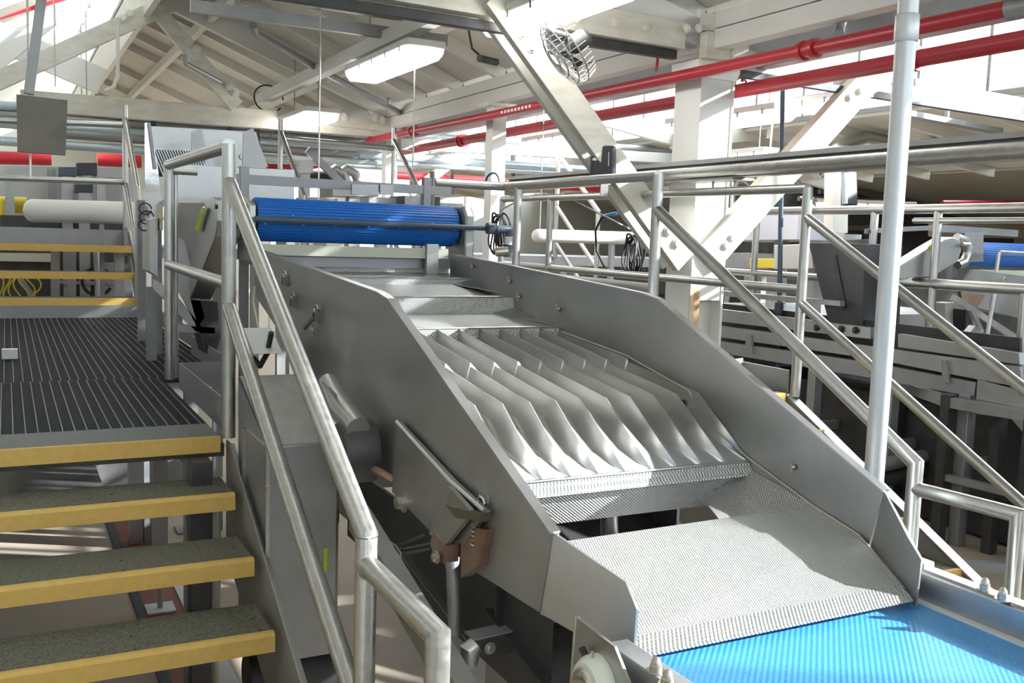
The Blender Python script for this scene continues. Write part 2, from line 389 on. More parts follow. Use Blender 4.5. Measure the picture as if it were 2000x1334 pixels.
# deck profile along y (seen from the feed end to the lip)
deckx = (xl, xr)
def deck(name, pts, m, t=.004, x0=xl + .002, x1=xr - .002):
    b = MB()
    for p, q in zip(pts[:-1], pts[1:]):
        d = (Vector((0, *q)) - Vector((0, *p))).normalized(); nrm = Vector((0, -d.z, d.y)) * -t
        if nrm.z > 0: nrm = -nrm
        b.prism([(x0, *p), (x1, *p), (x1, *q), (x0, *q)], nrm)
    return b.build(name, m, vc, smooth=False)
deck('feed_step', [(4.46, -.118), (4.46, -.180)], m_dimple2)
deck('feed_floor', [(4.45, -.180), (4.195, -.197)], m_steel)
deck('perforated_step', [(4.45, -.112), (4.62, -.112)], m_galv)
deck('perforated_step', [(4.195, -.197), (4.190, -.224)], m_dimple2)
deck('perforated_step', [(4.190, -.224), (3.745, -.292)], m_dimple2)
deck('perforated_step', [(3.745, -.252), (3.738, -.322)], m_dimple2)
deck('perforated_step', [(3.738, -.322), (3.345, -.352)], m_dimple2)
deck('perforated_step', [(3.345, -.344), (3.335, -.405)], m_dimple2)
for (y, z) in ((4.46, -.118), (4.195, -.197), (3.745, -.252), (3.345, -.344)): MB().tube([(xl, y, z), (xr, y, z)], .004, 8).build('rolled_edge', m_pipe, vc)
# end gussets on the right and the wing nuts
for (y, z) in ((4.19, -.224), (3.738, -.322)):
    MB().prism([(xr - .10, y, z), (xr, y, z + .02), (xr, y - .30, z - .02)], (0, 0, .004)).build('corner_gusset', m_steel, vc)
wn_ = MB()
for p in ((923, 519), (996, 549), (1014, 580), (1092, 604), (1550, 912)):
    c = PX(*p, xr - .004)
    wn_ = MB()
    wn_.lathe(c, (-1, 0, 0), [(0, .009), (.006, .009), (.012, .006)], 10)
    wn_.tube([c + V(-.008, 0, 0), c + V(-.014, .004, .022)], .003, 6); wn_.tube([c + V(-.008, 0, 0), c + V(-.014, -.010, -.016)], .003, 6)
    wn_.build('wing_nut', m_bolt, vc)
# ribbed tray
per = .0875
st_ = [(3.345, -.398, .050), (2.86, -.455, .046), (2.855, -.470, .050), (2.50, -.525, .056), (2.415, -.585, .060), (2.20, -.632, .0)]
nx = int(round((xr - xl) / per)); xs = []
frac = [(0.0, 0.0), (.13, 1.0), (.16, .98), (.50, .30), (.86, 0.0)]
for i in range(nx + 1):
    for fx, fh in frac:
        xx = xl + .004 + (i - .35 + fx) * per
        if xl + .002 <= xx <= xr - .002: xs.append((xx, fh))
xs = [(xl + .002, .3)] + xs + [(xr - .002, .25)]
rb = MB()
rows = []
for (y, z, h) in st_:
    rows.append([(xx, y - (fh * .05 if 2.3 < y < 2.6 else 0), z + h * fh) for xx, fh in xs])
vs = [p for r_ in rows for p in r_]; n = len(xs); fs = []
for i in range(len(rows) - 1):
    for j in range(n - 1): fs.append((i*n + j, i*n + j + 1, (i+1)*n + j + 1, (i+1)*n + j))
rb.add(vs, fs)
tray = rb.build('ribbed_tray', m_smooth, vc, ang=11)
sol = tray.modifiers.new('thickness', 'SOLIDIFY'); sol.thickness = .003; sol.offset = 0
# bent perforated cross strip under the tray lip
deck('cross_strip', [(2.20, -.632), (2.175, -.668)], m_dimple2)
deck('cross_strip', [(2.175, -.668), (2.205, -.680), (2.235, -.765)], m_dimple2)
MB().tube([(xl, 2.198, -.634), (xr, 2.198, -.634)], .005, 8).build('tray_edge', m_pipe, vc)
MB().prism([(xr - .17, 2.24, -.742), (xr - .002, 2.20, -.660), (xr - .002, 1.93, -.700), (xr - .17, 2.00, -.752)], (0, 0, .004)).build('side_flap', m_dimple2, vc)
MB().prism([(xl + .10, 2.24, -.742), (xl + .002, 2.20, -.700), (xl + .002, 1.93, -.710), (xl + .10, 2.00, -.752)], (0, 0, .004)).build('side_flap', m_dimple2, vc)
# final chute: plate narrowing slightly to the lip
ch = MB()
top = [(xl + .01, 1.93, -.712), (xr - .002, 1.93, -.700)]
P = {'a': (xl + .012, 1.935, -.712), 'b': (xr - .004, 1.935, -.700), 'c': (xr - .004, 1.765, -.733), 'd': (1.885, 1.572, -.792), 'e': (1.875, 1.525, -.812), 'f': (1.092, 1.523, -.815), 'g': (1.085, 1.572, -.796), 'h': (xl + .012, 1.765, -.742)}
ch = MB().prism([P['a'], P['b'], P['c'], P['d'], P['g'], P['h']], (0, 0, -.004))
ch.build('discharge_chute', m_dimple, vc, smooth=False)
MB().prism([P['g'], P['d'], P['e'], P['f']], (0, 0, -.004)).build('discharge_lip', m_dimple2, vc, smooth=False)
# chute cheeks
def cheek(x0, x1, sgn):
    o = MB()
    a = [(x0, 1.735, -.790), (x0, 1.697, -.603), (x1 - sgn*0, 1.56, -.672), (x1, 1.517, -.714), (x1, 1.523, -.830)]
    b = o.prism(a, (sgn*.006, 0, 0)).build('chute_cheek', m_plate, vc)
    return b
cheek(xl, 1.088, -1); cheek(xr, 1.882, 1)
MB().tube([(xl, 1.741, -.792), (xl, 1.697, -.603)], .006, 8).build('seam', m_plate, vc)
for seq in ([(xr - .004, 4.19, -.198), (xr - .004, 4.1, -.275), (xr - .004, 3.745, -.30)], [(xr - .004, 3.34, -.36), (xr - .004, 2.86, -.40), (xr - .004, 2.50, -.47), (xr - .004, 2.40, -.552), (xr - .004, 2.20, -.625), (xr - .004, 1.93, -.70), (xr - .004, 1.765, -.733), (1.884, 1.56, -.80)]):
    MB().tube(seq, .004, 6).build('weld_bead', m_bolt, vc)
# latches on the left plate
m_latch = mat('dark_latch_steel', (.20, .19, .17), .35, .9)
def latch(px, py, handle=False, big=1.0):
    c = PX(px, py, xl - .012); s = big
    l = MB()
    l.box(c + V(-.004, -.016*s, -.024*s), c + V(.006, .014*s, .022*s))
    for dy in (-.010, .010): l.box(c + V(-.022*s, dy*s - .002, -.018*s), c + V(0, dy*s + .002, .012*s))
    l.cyl(c + V(-.016*s, -.014*s, -.004*s), c + V(-.016*s, .014*s, -.004*s), .004*s, 8)
    o = l.build('latch', m_latch, vc)
    hk = MB().tube([c + V(-.014*s, .012*s, -.004*s), c + V(-.014*s, .014*s, .026*s), c + V(-.014*s, .006*s, .036*s), c + V(-.012*s, -.006*s, .034*s), c + V(-.010*s, -.012*s, .022*s)], .0032*s, 8)
    hk.tube([c + V(-.002, -.012*s, .01*s), c + V(-.004, -.016*s, .042*s)], .0022*s, 6)
    hk.build('hook', m_pipe, o)
    if handle:
        MB().prism([c + V(-.02*s, .0, 0), c + V(-.026*s, .075*s, -.042*s), c + V(-.026*s, .080*s, -.046*s), c + V(-.026*s, .070*s, -.052*s), c + V(-.02*s, .0, -.014*s)], (-.008*s, 0, 0)).build('lever', m_latch, o)
        sp = MB(); pts = [c + V(-.018*s + .005*s*cos(i*.9), .022*s + .005*s*sin(i*.9), -.022*s - .0011*s*i) for i in range(42)]
        sp.tube(pts, .0014*s, 5).build('spring', m_bolt, o)
latch(562, 547); latch(578, 590); latch(625, 617, True, 1.1); latch(950, 1000, False, 1.05)
MB().prism([PX(886, 986, xl - .05), PX(905, 990, xl - .05), PX(955, 1003, xl - .03), PX(953, 1016, xl - .03), PX(905, 1010, xl - .05)], (-.02, 0, 0)).build('lever', m_latch, vc)
pts = [PX(925, 1022, xl - .03) + V(.006*cos(i*.9), .006*sin(i*.9), -.0016*i) for i in range(44)]
MB().tube(pts, .0016, 5).build('spring', m_bolt, vc)
# mounting bracket on the left side
xb = xl - .03
br = [PX(775, 822, xb), PX(885, 940, xb), PX(950, 1000, xb), PX(905, 1062, xb), PX(862, 1010 + 50, xb), PX(765, 960, xb)]
bk = MB().prism(br, (.012, 0, 0)).build('mounting_plate', m_plate, vc)
MB().tube([PX(775, 824, xb - .004), PX(880, 940, xb - .004), PX(946, 998, xb - .004)], .006, 8).build('weld_bead', m_steel, bk)
MB().bolt(PX(788, 980, xb - .002), (-1, 0, 0), .020, .022).build('bolt', m_bolt, bk)
yk = [PX(884, 948, xb - .012), PX(930, 1000, xb - .012), PX(880, 1062, xb - .012), PX(846, 1042, xb - .012)]
MB().prism(yk, (-.012, 0, 0)).build('yoke_plate', m_steel, bk)
ct = [PX(846, 1038, xb - .03), PX(868, 1066, xb - .03), PX(866, 1100, xb - .03), PX(848, 1092, xb - .03), PX(840, 1062, xb - .03)]
MB().prism(ct, (.04, 0, 0)).build('tinted_clevis', m_copper, bk)
ct = [PX(925, 1030, xb), PX(950, 1035, xb), PX(935, 1105, xb), PX(900, 1128, xb), PX(900, 1062, xb)]
MB().prism(ct, (.03, 0, 0)).build('tinted_clevis', m_copper, bk)
rk = thing('rocker_arm', 'upright steel spring arm under the bracket on the left of the feeder', 'support arm', PX(880, 1240, xb))
MB().tube([PX(880, 1072, xb + .015), PX(884, 1110, xb + .015), PX(888, 1240, xb + .015)], [.024, .017, .016], 12).build('arm', m_galv, rk)
MB().bolt(PX(852, 1088, xb - .04), (-1, 0, 0), .011, .01).build('pivot_bolt', m_bolt, rk)
# ================================================================ building shell
Y0, Y1 = -5.0, 27.0
m_walld = mat('grey_wall', (.42, .42, .40), .8, col2=(.48, .48, .46), vscale=1)
fl = MB().box((-3.2, Y0, ZF - .2), (21.6, Y1, ZF)).build('floor', m_floor, smooth=False); struct(fl)
struct(MB().box((-3.2, Y1, ZF), (21.6, Y1 + .2, 4.2)).build('wall_back', m_wall, smooth=False))
struct(MB().box((-3.2, Y0 - .2, ZF), (21.6, Y0, 1.1)).build('wall_front', m_wall, smooth=False))
MB().box((-3.2, Y0 - .2, 2.0), (21.6, Y0, 3.6)).build('upper_wall', m_wall, bpy.data.objects['wall_front'], smooth=False)
wf_ = struct(MB().box((-3.2, Y0 - .01, 1.1), (21.6, Y0, 2.0)).build('window_4', m_glass, smooth=False))  # unseen window band, added behind the camera to let in fill light
for k_ in range(17): MB().box((-3.2 + 1.55*k_ - .03, Y0 - .03, 1.1), (-3.2 + 1.55*k_ + .03, Y0 + .02, 2.0)).build('mullion', m_galv, wf_, smooth=False)
struct(MB().box((-3.4, Y0, ZF), (-3.2, Y1, 4.2)).build('wall_left', m_walld, smooth=False))  # unseen wall, set close and grey to darken the feeder's left side
struct(MB().box((21.6, Y0, ZF), (21.8, Y1, .6)).build('wall_right', m_wall, smooth=False))
# saw-tooth roof: (left x, left z, right x, right z)
roof = [(-3.2, 1.52, -2.7, 1.45), (-2.7, 1.45, 1.3, 3.55), (1.3, 2.62, 4.05, 1.52), (4.05, 1.52, 8.0, 3.2), (8.0, 1.38, 10.8, 1.05), (10.8, 1.05, 14.7, 2.6), (14.7, 1.38, 21.6, .6)]
rm = MB()
for x0, z0, x1, z1 in roof:
    rm.prism([(x0, Y0, z0), (x1, Y0, z1), (x1, Y0, z1 + .10), (x0, Y0, z0 + .10)], (0, Y1 - Y0, 0))
ceil = struct(rm.build('ceiling', m_ceil, smooth=False))
def rz(x):
    for x0, z0, x1, z1 in roof:
        if x0 <= x <= x1: return z0 + (z1 - z0) * (x - x0) / (x1 - x0)
# rafters under the boards
for x0, z0, x1, z1 in roof[1:5]:
    y = 2.4
    while y < 23:
        MB().bar((x0 + .02, y, z0 - .055), (x1 - .02, y, z1 - .055), .055, .11).build('rafter', m_board, ceil, smooth=False)
        y += .95 if y < 14 else 1.9
for (x, w_) in ((1.95, .07), (3.2, .07), (-1.4, .07), (5.4, .07), (6.8, .07)):
    MB().box((x - .035, 1.5, rz(x) - .21), (x + .035, Y1 - .3, rz(x) - .10)).build('purlin', m_board, ceil, smooth=False)
# clerestory glazing, facing the sun
def glazing(n, x, z0, z1, ya=-4.8, yb=26.8):
    w = struct(MB().box((x - .004, ya, z0), (x + .004, yb, z1)).build('window_%d' % n, m_glass, smooth=False))
    y = ya; k = 0
    while y <= yb:
        MB().box((x - .025, y - .018, z0), (x + .025, y + .018, z1)).build('mullion', m_galv, w, smooth=False); y += .78
    for z in (z0, z1): MB().box((x - .03, ya, z - .025), (x + .03, yb, z + .025)).build('rail', m_galv, w, smooth=False)
glazing(1, 1.3, 2.66, 3.55); struct(MB().box((1.27, 1.0, 2.10), (1.33, 26.5, 2.60)).build('trim_1', m_paint, smooth=False)); glazing(2, 8.0, 1.44, 3.2); glazing(3, 14.7, 1.44, 2.6)
# ---------------------------------------------------------------- timber trusses
def gusset_bolts(parent, c, n=2, dx=.12, dz=0, r=.020):
    for i in range(n):
        MB().bolt((c[0] + dx*i, c[1], c[2] + dz*i), (0, -1, 0), r, .016).build('bolt', m_paint if parent.get('category') else m_old, parent)
def beam(parent, name, a, b, w, h, m): return MB().bar(a, b, w, h).build(name, m, parent, bevel=.004, smooth=False)
yt = 5.13
t1 = thing('roof_truss', 'near cream painted truss chord with bolted joint, meeting the big white column', 'truss', (1.4, yt, 1.1))
beam(t1, 'bottom_chord', (-3.1, yt - .04, 1.40), PY(1330, 72, yt - .04), .10, .165, m_old)
beam(t1, 'bottom_chord', (-3.1, yt + .10, 1.40), PY(1330, 72, yt + .10), .08, .165, m_old)
beam(t1, 'rafter', (1.3, yt + .03, 1.95), (3.95, yt + .03, 1.33), .10, .18, m_paint)
beam(t1, 'dark_pipe_channel', PY(520, -14, yt - .02), PY(1318, 108, yt - .02), .05, .055, m_dark)
bt, bb = PY(965, -10, yt - .12), PY(1335, 512, yt - .12)
beam(t1, 'knee_brace', bt, bb, .06, .165, m_old)
beam(t1, 'knee_brace', bt + V(.0, .16, 0), bb + V(0, .16, 0), .05, .15, m_paint)
for p in ((1020, 65), (1038, 92)): MB().bolt(PY(*p, yt - .153), (0, -1, 0), .022, .018).build('bolt', m_paint, t1)
for p in ((1306, 452), (1322, 476)): MB().bolt(PY(*p, yt - .153), (0, -1, 0), .024, .018).build('bolt', m_paint, t1)
for p in ((1130, 38), (1203, 46), (1232, 38), (1262, 53)): MB().bolt(PY(*p, yt - .092), (0, -1, 0), .022, .016).build('bolt', m_old, t1)
# column
cx, cy = 4.02, 5.16
co = thing('column', 'large white painted steel column with rust streaks, behind the right handrails', 'column', (cx, cy, ZF))
MB().box((cx - .135, cy - .135, ZF), (cx - .115, cy + .135, 1.14)).build('flange', m_colp, co, bevel=.003)
MB().box((cx + .115, cy - .135, ZF), (cx + .135, cy + .135, 1.14)).build('flange', m_colp, co, bevel=.003)
MB().box((cx - .115, cy - .03, ZF), (cx + .115, cy + .0, 1.14)).build('web', m_colp, co)
MB().box((cx - .115, cy - .128, -.36), (cx + .115, cy - .118, 1.14)).build('cover_plate', m_colp, co, bevel=.002)
MB().box((cx - .19, cy - .18, ZF), (cx + .19, cy + .18, ZF + .02)).build('base_plate', m_colp, co)
MB().prism([(cx - .165, cy - .14, 1.09), (cx - .14, cy - .14, 1.04), (cx + .14, cy - .14, 1.04), (cx + .165, cy - .14, 1.09), (cx + .165, cy - .14, 1.15), (cx - .165, cy - .14, 1.15)], (0, .28, 0)).build('capital', m_colp, co)
MB().box((cx - .137, cy - .137, -.62), (cx - .060, cy - .1285, -.285)).build('rust_streak', m_rust, co, smooth=False)
j = MB().box((cx - .16, yt - .17, 1.15), (cx + .03, yt - .10, 1.31)).build('joint_block', m_old, co, bevel=.004)
MB().box((cx - .16, yt - .16, 1.315), (cx + .02, yt - .09, 1.42)).build('joint_block', m_old, co, bevel=.004)
MB().box((cx + .035, yt - .20, 1.13), (cx + .15, yt - .16, 1.27)).build('joint_plate', m_old, co, bevel=.003)
for p in ((1342, 55), (1365, 55), (1365, 26), (1408, 68), (1430, 65)): MB().bolt(PY(*p, yt - (.172 if p[0] < 1400 else .202)), (0, -1, 0), .018, .014).build('bolt', m_paint, co)
# right half of near truss
t1r = thing('roof_truss', 'sunlit white truss chord and brace to the right of the big column', 'truss', (6.0, yt, 1.0))
beam(t1r, 'bottom_chord', (4.16, yt + .02, 1.20), (10.5, yt + .02, 1.10), .12, .13, m_paint)
beam(t1r, 'dark_pipe_channel', (4.16, yt - .07, 1.10), (10.5, yt - .07, 1.00), .04, .05, m_dark)
bt, bb = PY(1690, 158, yt - .09), PY(1372, 512, yt - .09)
beam(t1r, 'knee_brace', bt, bb, .09, .19, m_old)
beam(t1r, 'knee_brace', bt + V(.07, .10, -.03), bb + V(.07, .10, -.03), .07, .16, m_paint)
for p in ((1430, 465), (1418, 480), (1660, 190), (1680, 178)): MB().bolt(PY(*p, yt - .136), (0, -1, 0), .022, .018).build('bolt', m_paint, t1r)
# longitudinal beams
lb = MB().bar((4.0, 1.0, 1.385), (4.0, 26.5, 1.385), .14, .10).build('valley_beam', m_paint, bevel=.004, smooth=False); tag(lb, 'long white painted beam running back over the columns, above the red pipes', 'beam')
MB().bar((3.98, 1.0, 1.27), (3.98, 26.5, 1.27), .11, .115).build('lower_plank', m_paint, lb, bevel=.004, smooth=False)
MB().bar((4.42, 1.0, 1.235), (4.42, 26.5, 1.235), .10, .16).build('gutter', m_galv, lb, smooth=False)
j2 = MB().bar((2.60, 5.3, 1.47), (2.60, 11.4, 1.47), .10, .11).build('hanging_joist', m_paint, bevel=.004, smooth=False); tag(j2, 'square white timber joist under the roof whose sawn end points left, cable looped round it', 'beam')
cb = MB().arc((2.60, 11.0, 1.44), (1, 0, 0), (0, .3, .95), .16, 0, 5.6, .008, 18, 6); cb.tube([(2.55, 11.0, 1.3), (2.66, 10.95, 1.15), (2.60, 10.95, 1.0)], .008, 6)
cb.build('looped_cable', m_rubber, j2)
# small column further back
for k, (y, lab) in enumerate(((8.15, 'slim white square column behind the coiled hoses, crossed by the red pipes'), (10.95, 'white column under the end of the far truss, half hidden by rails'), (16.5, 'distant white column in the far bay'))):
    c2 = MB().box((3.93, y - .07, ZF), (4.07, y + .07, 1.21)).build('column', m_colp, bevel=.004, smooth=False); tag(c2, lab, 'column')
    MB().box((3.86, y - .12, 1.18), (4.14, y + .12, 1.21)).build('cap_plate', m_colp, c2)
# far truss
yf = 10.85
t2 = thing('roof_truss', 'far weathered cream truss with flaking bottom chord and crossing diagonals at upper left', 'truss', (2.0, yf, 1.2))
def onf(x, y, d=0): return PY(x, y, yf + d)
beam(t2, 'bottom_chord', onf(40, 196), onf(775, 262 - 8), .10, .20, m_old)
beam(t2, 'rafter', onf(322, -22, .06), onf(790, 215, .06), .10, .36, m_board)
beam(t2, 'diagonal', onf(300, 12, -.10), onf(462, 208, -.10), .06, .155, m_old)
beam(t2, 'diagonal', onf(335, 6, -.12), onf(-60, 183, -.12), .07, .17, m_old)
beam(t2, 'splice_plate', onf(640, 231, -.08), onf(775, 247, -.08), .06, .15, m_old)
for p in ((253, 28), (240, 36), (310, 15), (370, 82), (385, 96), (448, 168), (460, 182), (655, 226), (672, 228), (734, 232), (745, 234), (610, 222)):
    MB().bolt(onf(*p, -.16), (0, -1, 0), .030, .02).build('bolt', m_paint, t2)
# left wing of the far truss
t3 = thing('roof_truss', 'sunlit white truss members against the clerestory at far left', 'truss', (-1.5, 13.5, 1.0))
beam(t3, 'bottom_chord', (-3, 13.4, 1.30), (1.2, 13.4, 1.30), .1, .17, m_paint)
beam(t3, 'rafter', PY(-30, 60, 13.4), PY(200, 160, 13.4), .10, .32, m_paint)
beam(t3, 'diagonal', PY(-40, 150, 13.3), PY(120, 20, 13.3), .10, .17, m_board)
# second far truss, right bay
t4 = thing('roof_truss', 'distant grey-white truss with sloping members in the right hand bay', 'truss', (6.5, 10.9, 1.0))
beam(t4, 'bottom_chord', (4.1, 10.9, 1.05), (11.5, 10.9, 1.22), .10, .13, m_paint)
beam(t4, 'rafter', (5.2, 10.9, 1.85), (11.0, 10.9, .96), .10, .22, m_paint)
beam(t4, 'diagonal', PY(1520, 165, 10.8), PY(1572, 285, 10.8), .08, .16, m_paint)
beam(t4, 'diagonal', PY(1640, 165, 10.8), PY(1770, 300, 10.8), .08, .16, m_paint)
# square column with dark cylinder
c5 = MB().bar(PX(1634, 330, 5.9), PX(1632, 455, 5.9), .16, .10, (0, 1, 0)).build('column_stub', m_board, smooth=False)
tag(c5, 'cream square hanging post beside a dark rounded speaker', 'post')
# hopper-side roof beam at left foreground (grey hanger channel and thin rods)
hg = thing('hanging_channel', 'dark steel channel hanging down in front of the clerestory at upper left', 'hanger', PY(60, 185, 6.5))
MB().bar(PY(82, -10, 6.5), PY(56, 184, 6.5), .055, .05, (0, 1, 0)).build('channel', m_galv, hg, bevel=.002)
sg = MB().prism([PY(32, 184, 6.4), PY(132, 196, 6.4), PY(128, 303, 6.4), PY(34, 296, 6.4)], (0, .05, 0)).build('sign_board', m_dark)
sg.data.materials[0] = mat('weathered_slate', (.13, .125, .11), .5, .3, col2=(.20, .17, .13), vscale=6)
tag(sg, 'blank dark square plate hanging below the steel channel at upper left', 'sign board')
# strut channel and pipes under the roof
s1 = MB().bar(PZ(372, 12, 1.52), PZ(872, 80, 1.52), .05, .085).build('strut_channel', m_galv, smooth=False); tag(s1, 'long grey strut channel hung across the roof above the middle lamp', 'strut')
MB().bar(PZ(817, 62, 1.55), PZ(817, 62, 1.55) + V(0, 0, .32), .04, .04, (0, 1, 0)).build('hanger', m_galv, s1)
MB().bar(PZ(462, 20, 1.55), PZ(462, 20, 1.55) + V(0, 0, .32), .04, .04, (0, 1, 0)).build('hanger', m_galv, s1)
c1 = MB().tube([PZ(560, -20, 1.60), PZ(605, 8, 1.60), PZ(915, 52, 1.60), PZ(1050, 62, 1.60)], .028, 10).build('conduit', m_galv); tag(c1, 'grey conduit with fittings running beside the strut channel near the roof', 'conduit')
MB().tube([PZ(915, 58, 1.58), PZ(922, 95, 1.5), PZ(948, 118, 1.45)], .009, 6).build('flex_cable', m_rubber, c1)
MB().tube([PZ(936, 114, 1.44), PZ(970, 122, 1.44)], .030, 12).build('cable_gland', m_dark, c1)
MB().bar((.2, 3.9, 1.42), (3.9, 3.9, 1.30), .05, .045).build('x', m_navy) if 0 else None
c3 = MB().tube([PZ(495, 50, 1.66), PZ(500, 66, 1.62), PZ(700, 178, 1.42), PZ(745, 200, 1.38), PZ(798, 230, 1.33), PZ(790, 250, 1.24)], .032, 10).build('sprinkler_branch', m_galv); tag(c3, 'grey branch pipe dropping along the roof slope to the upper red pipe', 'pipe')
MB().lathe(PZ(758, 203, 1.40), (0, 0, 1), [(-.03, .02), (0, .02), (.05, .012), (.06, .03), (.07, .005)], 10).build('sprinkler_head', m_bolt, c3)
c4 = MB().tube([PZ(1615, -8, 1.42), PZ(1648, 22, 1.36), PZ(1638, 68, 1.14)], .030, 12).build('riser_pipe', m_galv); tag(c4, 'short grey elbow pipe feeding the upper red pipe at upper right', 'pipe')
c6 = MB().tube([PZ(360, 110, 1.62), PZ(362, 124, 1.6), PZ(430, 160, 1.5)], .025, 8).build('conduit', m_galv); tag(c6, 'short grey pipe stub under the roof boards behind the far truss', 'pipe')
c7 = MB().tube([PY(230, 40, 10.2), PY(230, 150, 10.2), PY(222, 170, 10.2), PY(205, 178, 10.2)], .018, 8).build('conduit', m_paint); tag(c7, 'white painted conduit curving down beside the far truss', 'conduit')
# red pipes
def redpipe(x, r, y0, y1, z0, z1, label, ups):
    o = thing('sprinkler_main', label, 'pipe', (x, (y0 + y1)/2, z0))
    MB().tube([(x, y0, z0), (x, y1, z1)], r, 20).build('pipe', m_red, o)
    for y in ups:
        z = z0 + (z1 - z0) * (y - y0) / (y1 - y0)
        MB().lathe((x, y - .06, z), (0, 1, 0), [(0, r*1.05), (.0, r*1.4), (.03, r*1.45), (.032, r*1.15), (.085, r*1.15), (.087, r*1.45), (.12, r*1.4), (.12, r*1.05)], 20).build('coupling', m_red, o)
    return o
r1 = redpipe(3.75, .036, 2.0, 11.0, 1.02, 1.07, 'upper red sprinkler pipe crossing in front of the white column', (3.96, 6.55, 9.55))
rp2 = redpipe(4.32, .046, 2.0, 11.4, 1.02, 1.01, 'lower thicker red sprinkler pipe passing behind the white column', (3.8, 7.05, 9.6))
MB().tube([(3.75, 1.4, 1.02), (3.75, 2.80, 1.02)], .05, 16).build('grey_end_coupling', m_galv, r1)
MB().tube([PX(1455, 90, 4.32), PX(1450, 160, 4.32)], .012, 8).build('hanger_rod', m_red, rp2)
MB().arc(PX(1447, 168, 4.32), (1, 0, 0), (0, 0, 1), .052, 0, 6.28, .008, 16, 6).build('hanger_ring', m_red, rp2)
MB().tube([PX(1286, 90, 3.75), PX(1282, 140, 3.75)], .009, 8).build('hanger_rod', m_red, r1)
MB().tube([PX(1450, 90, 4.0), PX(1452, 90, 4.0)], .01).build('x', m_red) if 0 else None
# far red pipes
for a, b, r, lab in ((PY(-20, 308, 14), PY(100, 311, 14), .085, 'far red pipe at left below the hanging dark plate'), (PY(190, 312, 14), PY(275, 316, 14), .085, 'continuation of the far red pipe near the far stair rail'),
                     (PY(768, 342, 13), PY(1000, 356, 13), .055, 'far red pipe low behind the slim white column'), (PY(1040, 362, 13), PY(1225, 372, 13), .05, 'far red pipe seen just under the dark cylinder speaker'),
                     (PY(1840, 396, 11), PY(2060, 396, 11), .04, 'dim red pipe in the dark bay at far right')):
    tag(MB().tube([a, b], r, 14).build('sprinkler_pipe', m_red), lab, 'pipe')
rp = MB().tube([PY(585, 314, 12.5), PY(592, 292, 12.5), PY(612, 308, 12.5), PY(650, 300, 12.5), PY(745, 288, 12.5)], .05, 12).build('sprinkler_pipe', m_red); tag(rp, 'bent red pipe loop behind the blue roller', 'pipe')
rp = MB().tube([PY(500, 328, 13.2), PY(560, 330, 13.2), PY(730, 302, 13.2)], .06, 12).build('sprinkler_pipe', m_red); tag(rp, 'straight red pipe below the bent red pipe loop', 'pipe')
for a, b, l in (((-20, 40), (145, -8), 'topmost of the thin red pipes at the far left roof'), ((-20, 88), (60, 60), 'middle thin red pipe at the far left roof'), ((-20, 130), (100, 88), 'lowest thin red pipe at the far left roof')):
    tag(MB().tube([PY(*a, 16), PY(*b, 16)], .028, 8).build('sprinkler_pipe', m_red), l, 'pipe')
# lamps
def lamp(x, y, z, label, L=1.25, W=.17, on=True, rz_=0):
    o = thing('fluorescent_lamp', label, 'lamp', (x, y, z))
    MB().box((x - W/2, y - L/2, z + .045), (x + W/2, y + L/2, z + .10)).build('housing', m_lampw, o, bevel=.012)
    prof = [(-W/2 + .004, .045), (-W/2 + .012, .005), (-W/2 + .04, -.028), (W/2 - .04, -.028), (W/2 - .012, .005), (W/2 - .004, .045)]
    n = len(prof); secs = []
    for yy, s in ((-L/2 + .01, .8), (-L/2 + .05, 1), (L/2 - .05, 1), (L/2 - .01, .8)):
        secs += [(x + px_*(1 if s == 1 else .94), y + yy, z + (.045 - (.045 - pz_)*s)) for px_, pz_ in prof]
    fs = [(i*n + j, i*n + j + 1, (i+1)*n + j + 1, (i+1)*n + j) for i in range(3) for j in range(n - 1)] + [list(range(n)), list(range(3*n, 4*n))[::-1]]
    MB().add(secs, fs).build('diffuser', m_lamp, o, ang=60)
    for i in range(6):
        for s in (-1, 1): pass
    for i in range(5):
        yy = y - L/2 + .12 + (L - .24) * i / 4
        for s in (-1, 1): MB().box((x + s*(W/2 + .006), yy - .012, z + .018), (x + s*(W/2 - .004), yy + .012, z + .062)).build('clip', m_galv, o)
    for s in (-1, 1):
        yy = y + s*L*.36
        MB().tube([(x, yy, z + .09), (x, yy, max(rz(x) - .05, z + .12))], .006, 6).build('suspension_rod', m_galv, o)
    if rz_: o.rotation_euler.z = rz_
    return o
lamp(2.62, 4.68, 1.19, 'nearest long fluorescent lamp glowing at the top centre', 1.3, .28)
lamp(2.61, 7.15, 1.25, 'middle fluorescent lamp under the roof above the blue roller', 1.40, .30)
lamp(2.84, 10.35, 1.14, 'far fluorescent lamp above the grey hopper', 1.3, .36)
lamp(5.15, 8.9, 1.00, 'fluorescent lamp behind the red pipes, left of the big column', 1.4, .26)
lamp(5.35, 6.55, 1.00, 'fluorescent lamp just left of the big column, behind the red pipes', 1.4, .26)
lamp(5.75, 5.5, 1.10, 'fluorescent lamp at the top of the right brace', 1.2, .24)
lamp(6.6, 8.0, .86, 'small lamp right of the big column seen end on', 1.2, .2)
lamp(9.6, 9.0, .52, 'lamp in the right bay behind the hanging post', 1.3, .2, rz_=1.2)
lamp(.9, 13.5, 1.25, 'small lamp by the clerestory at far left', 1.2, .2)
lamp(5.1, 12.0, .98, 'distant lamp behind the slim white column', 1.4, .24)
lamp(-.6, 12.5, .95, 'lamp partly hidden by the hanging dark plate at far left', 1.3, .22)
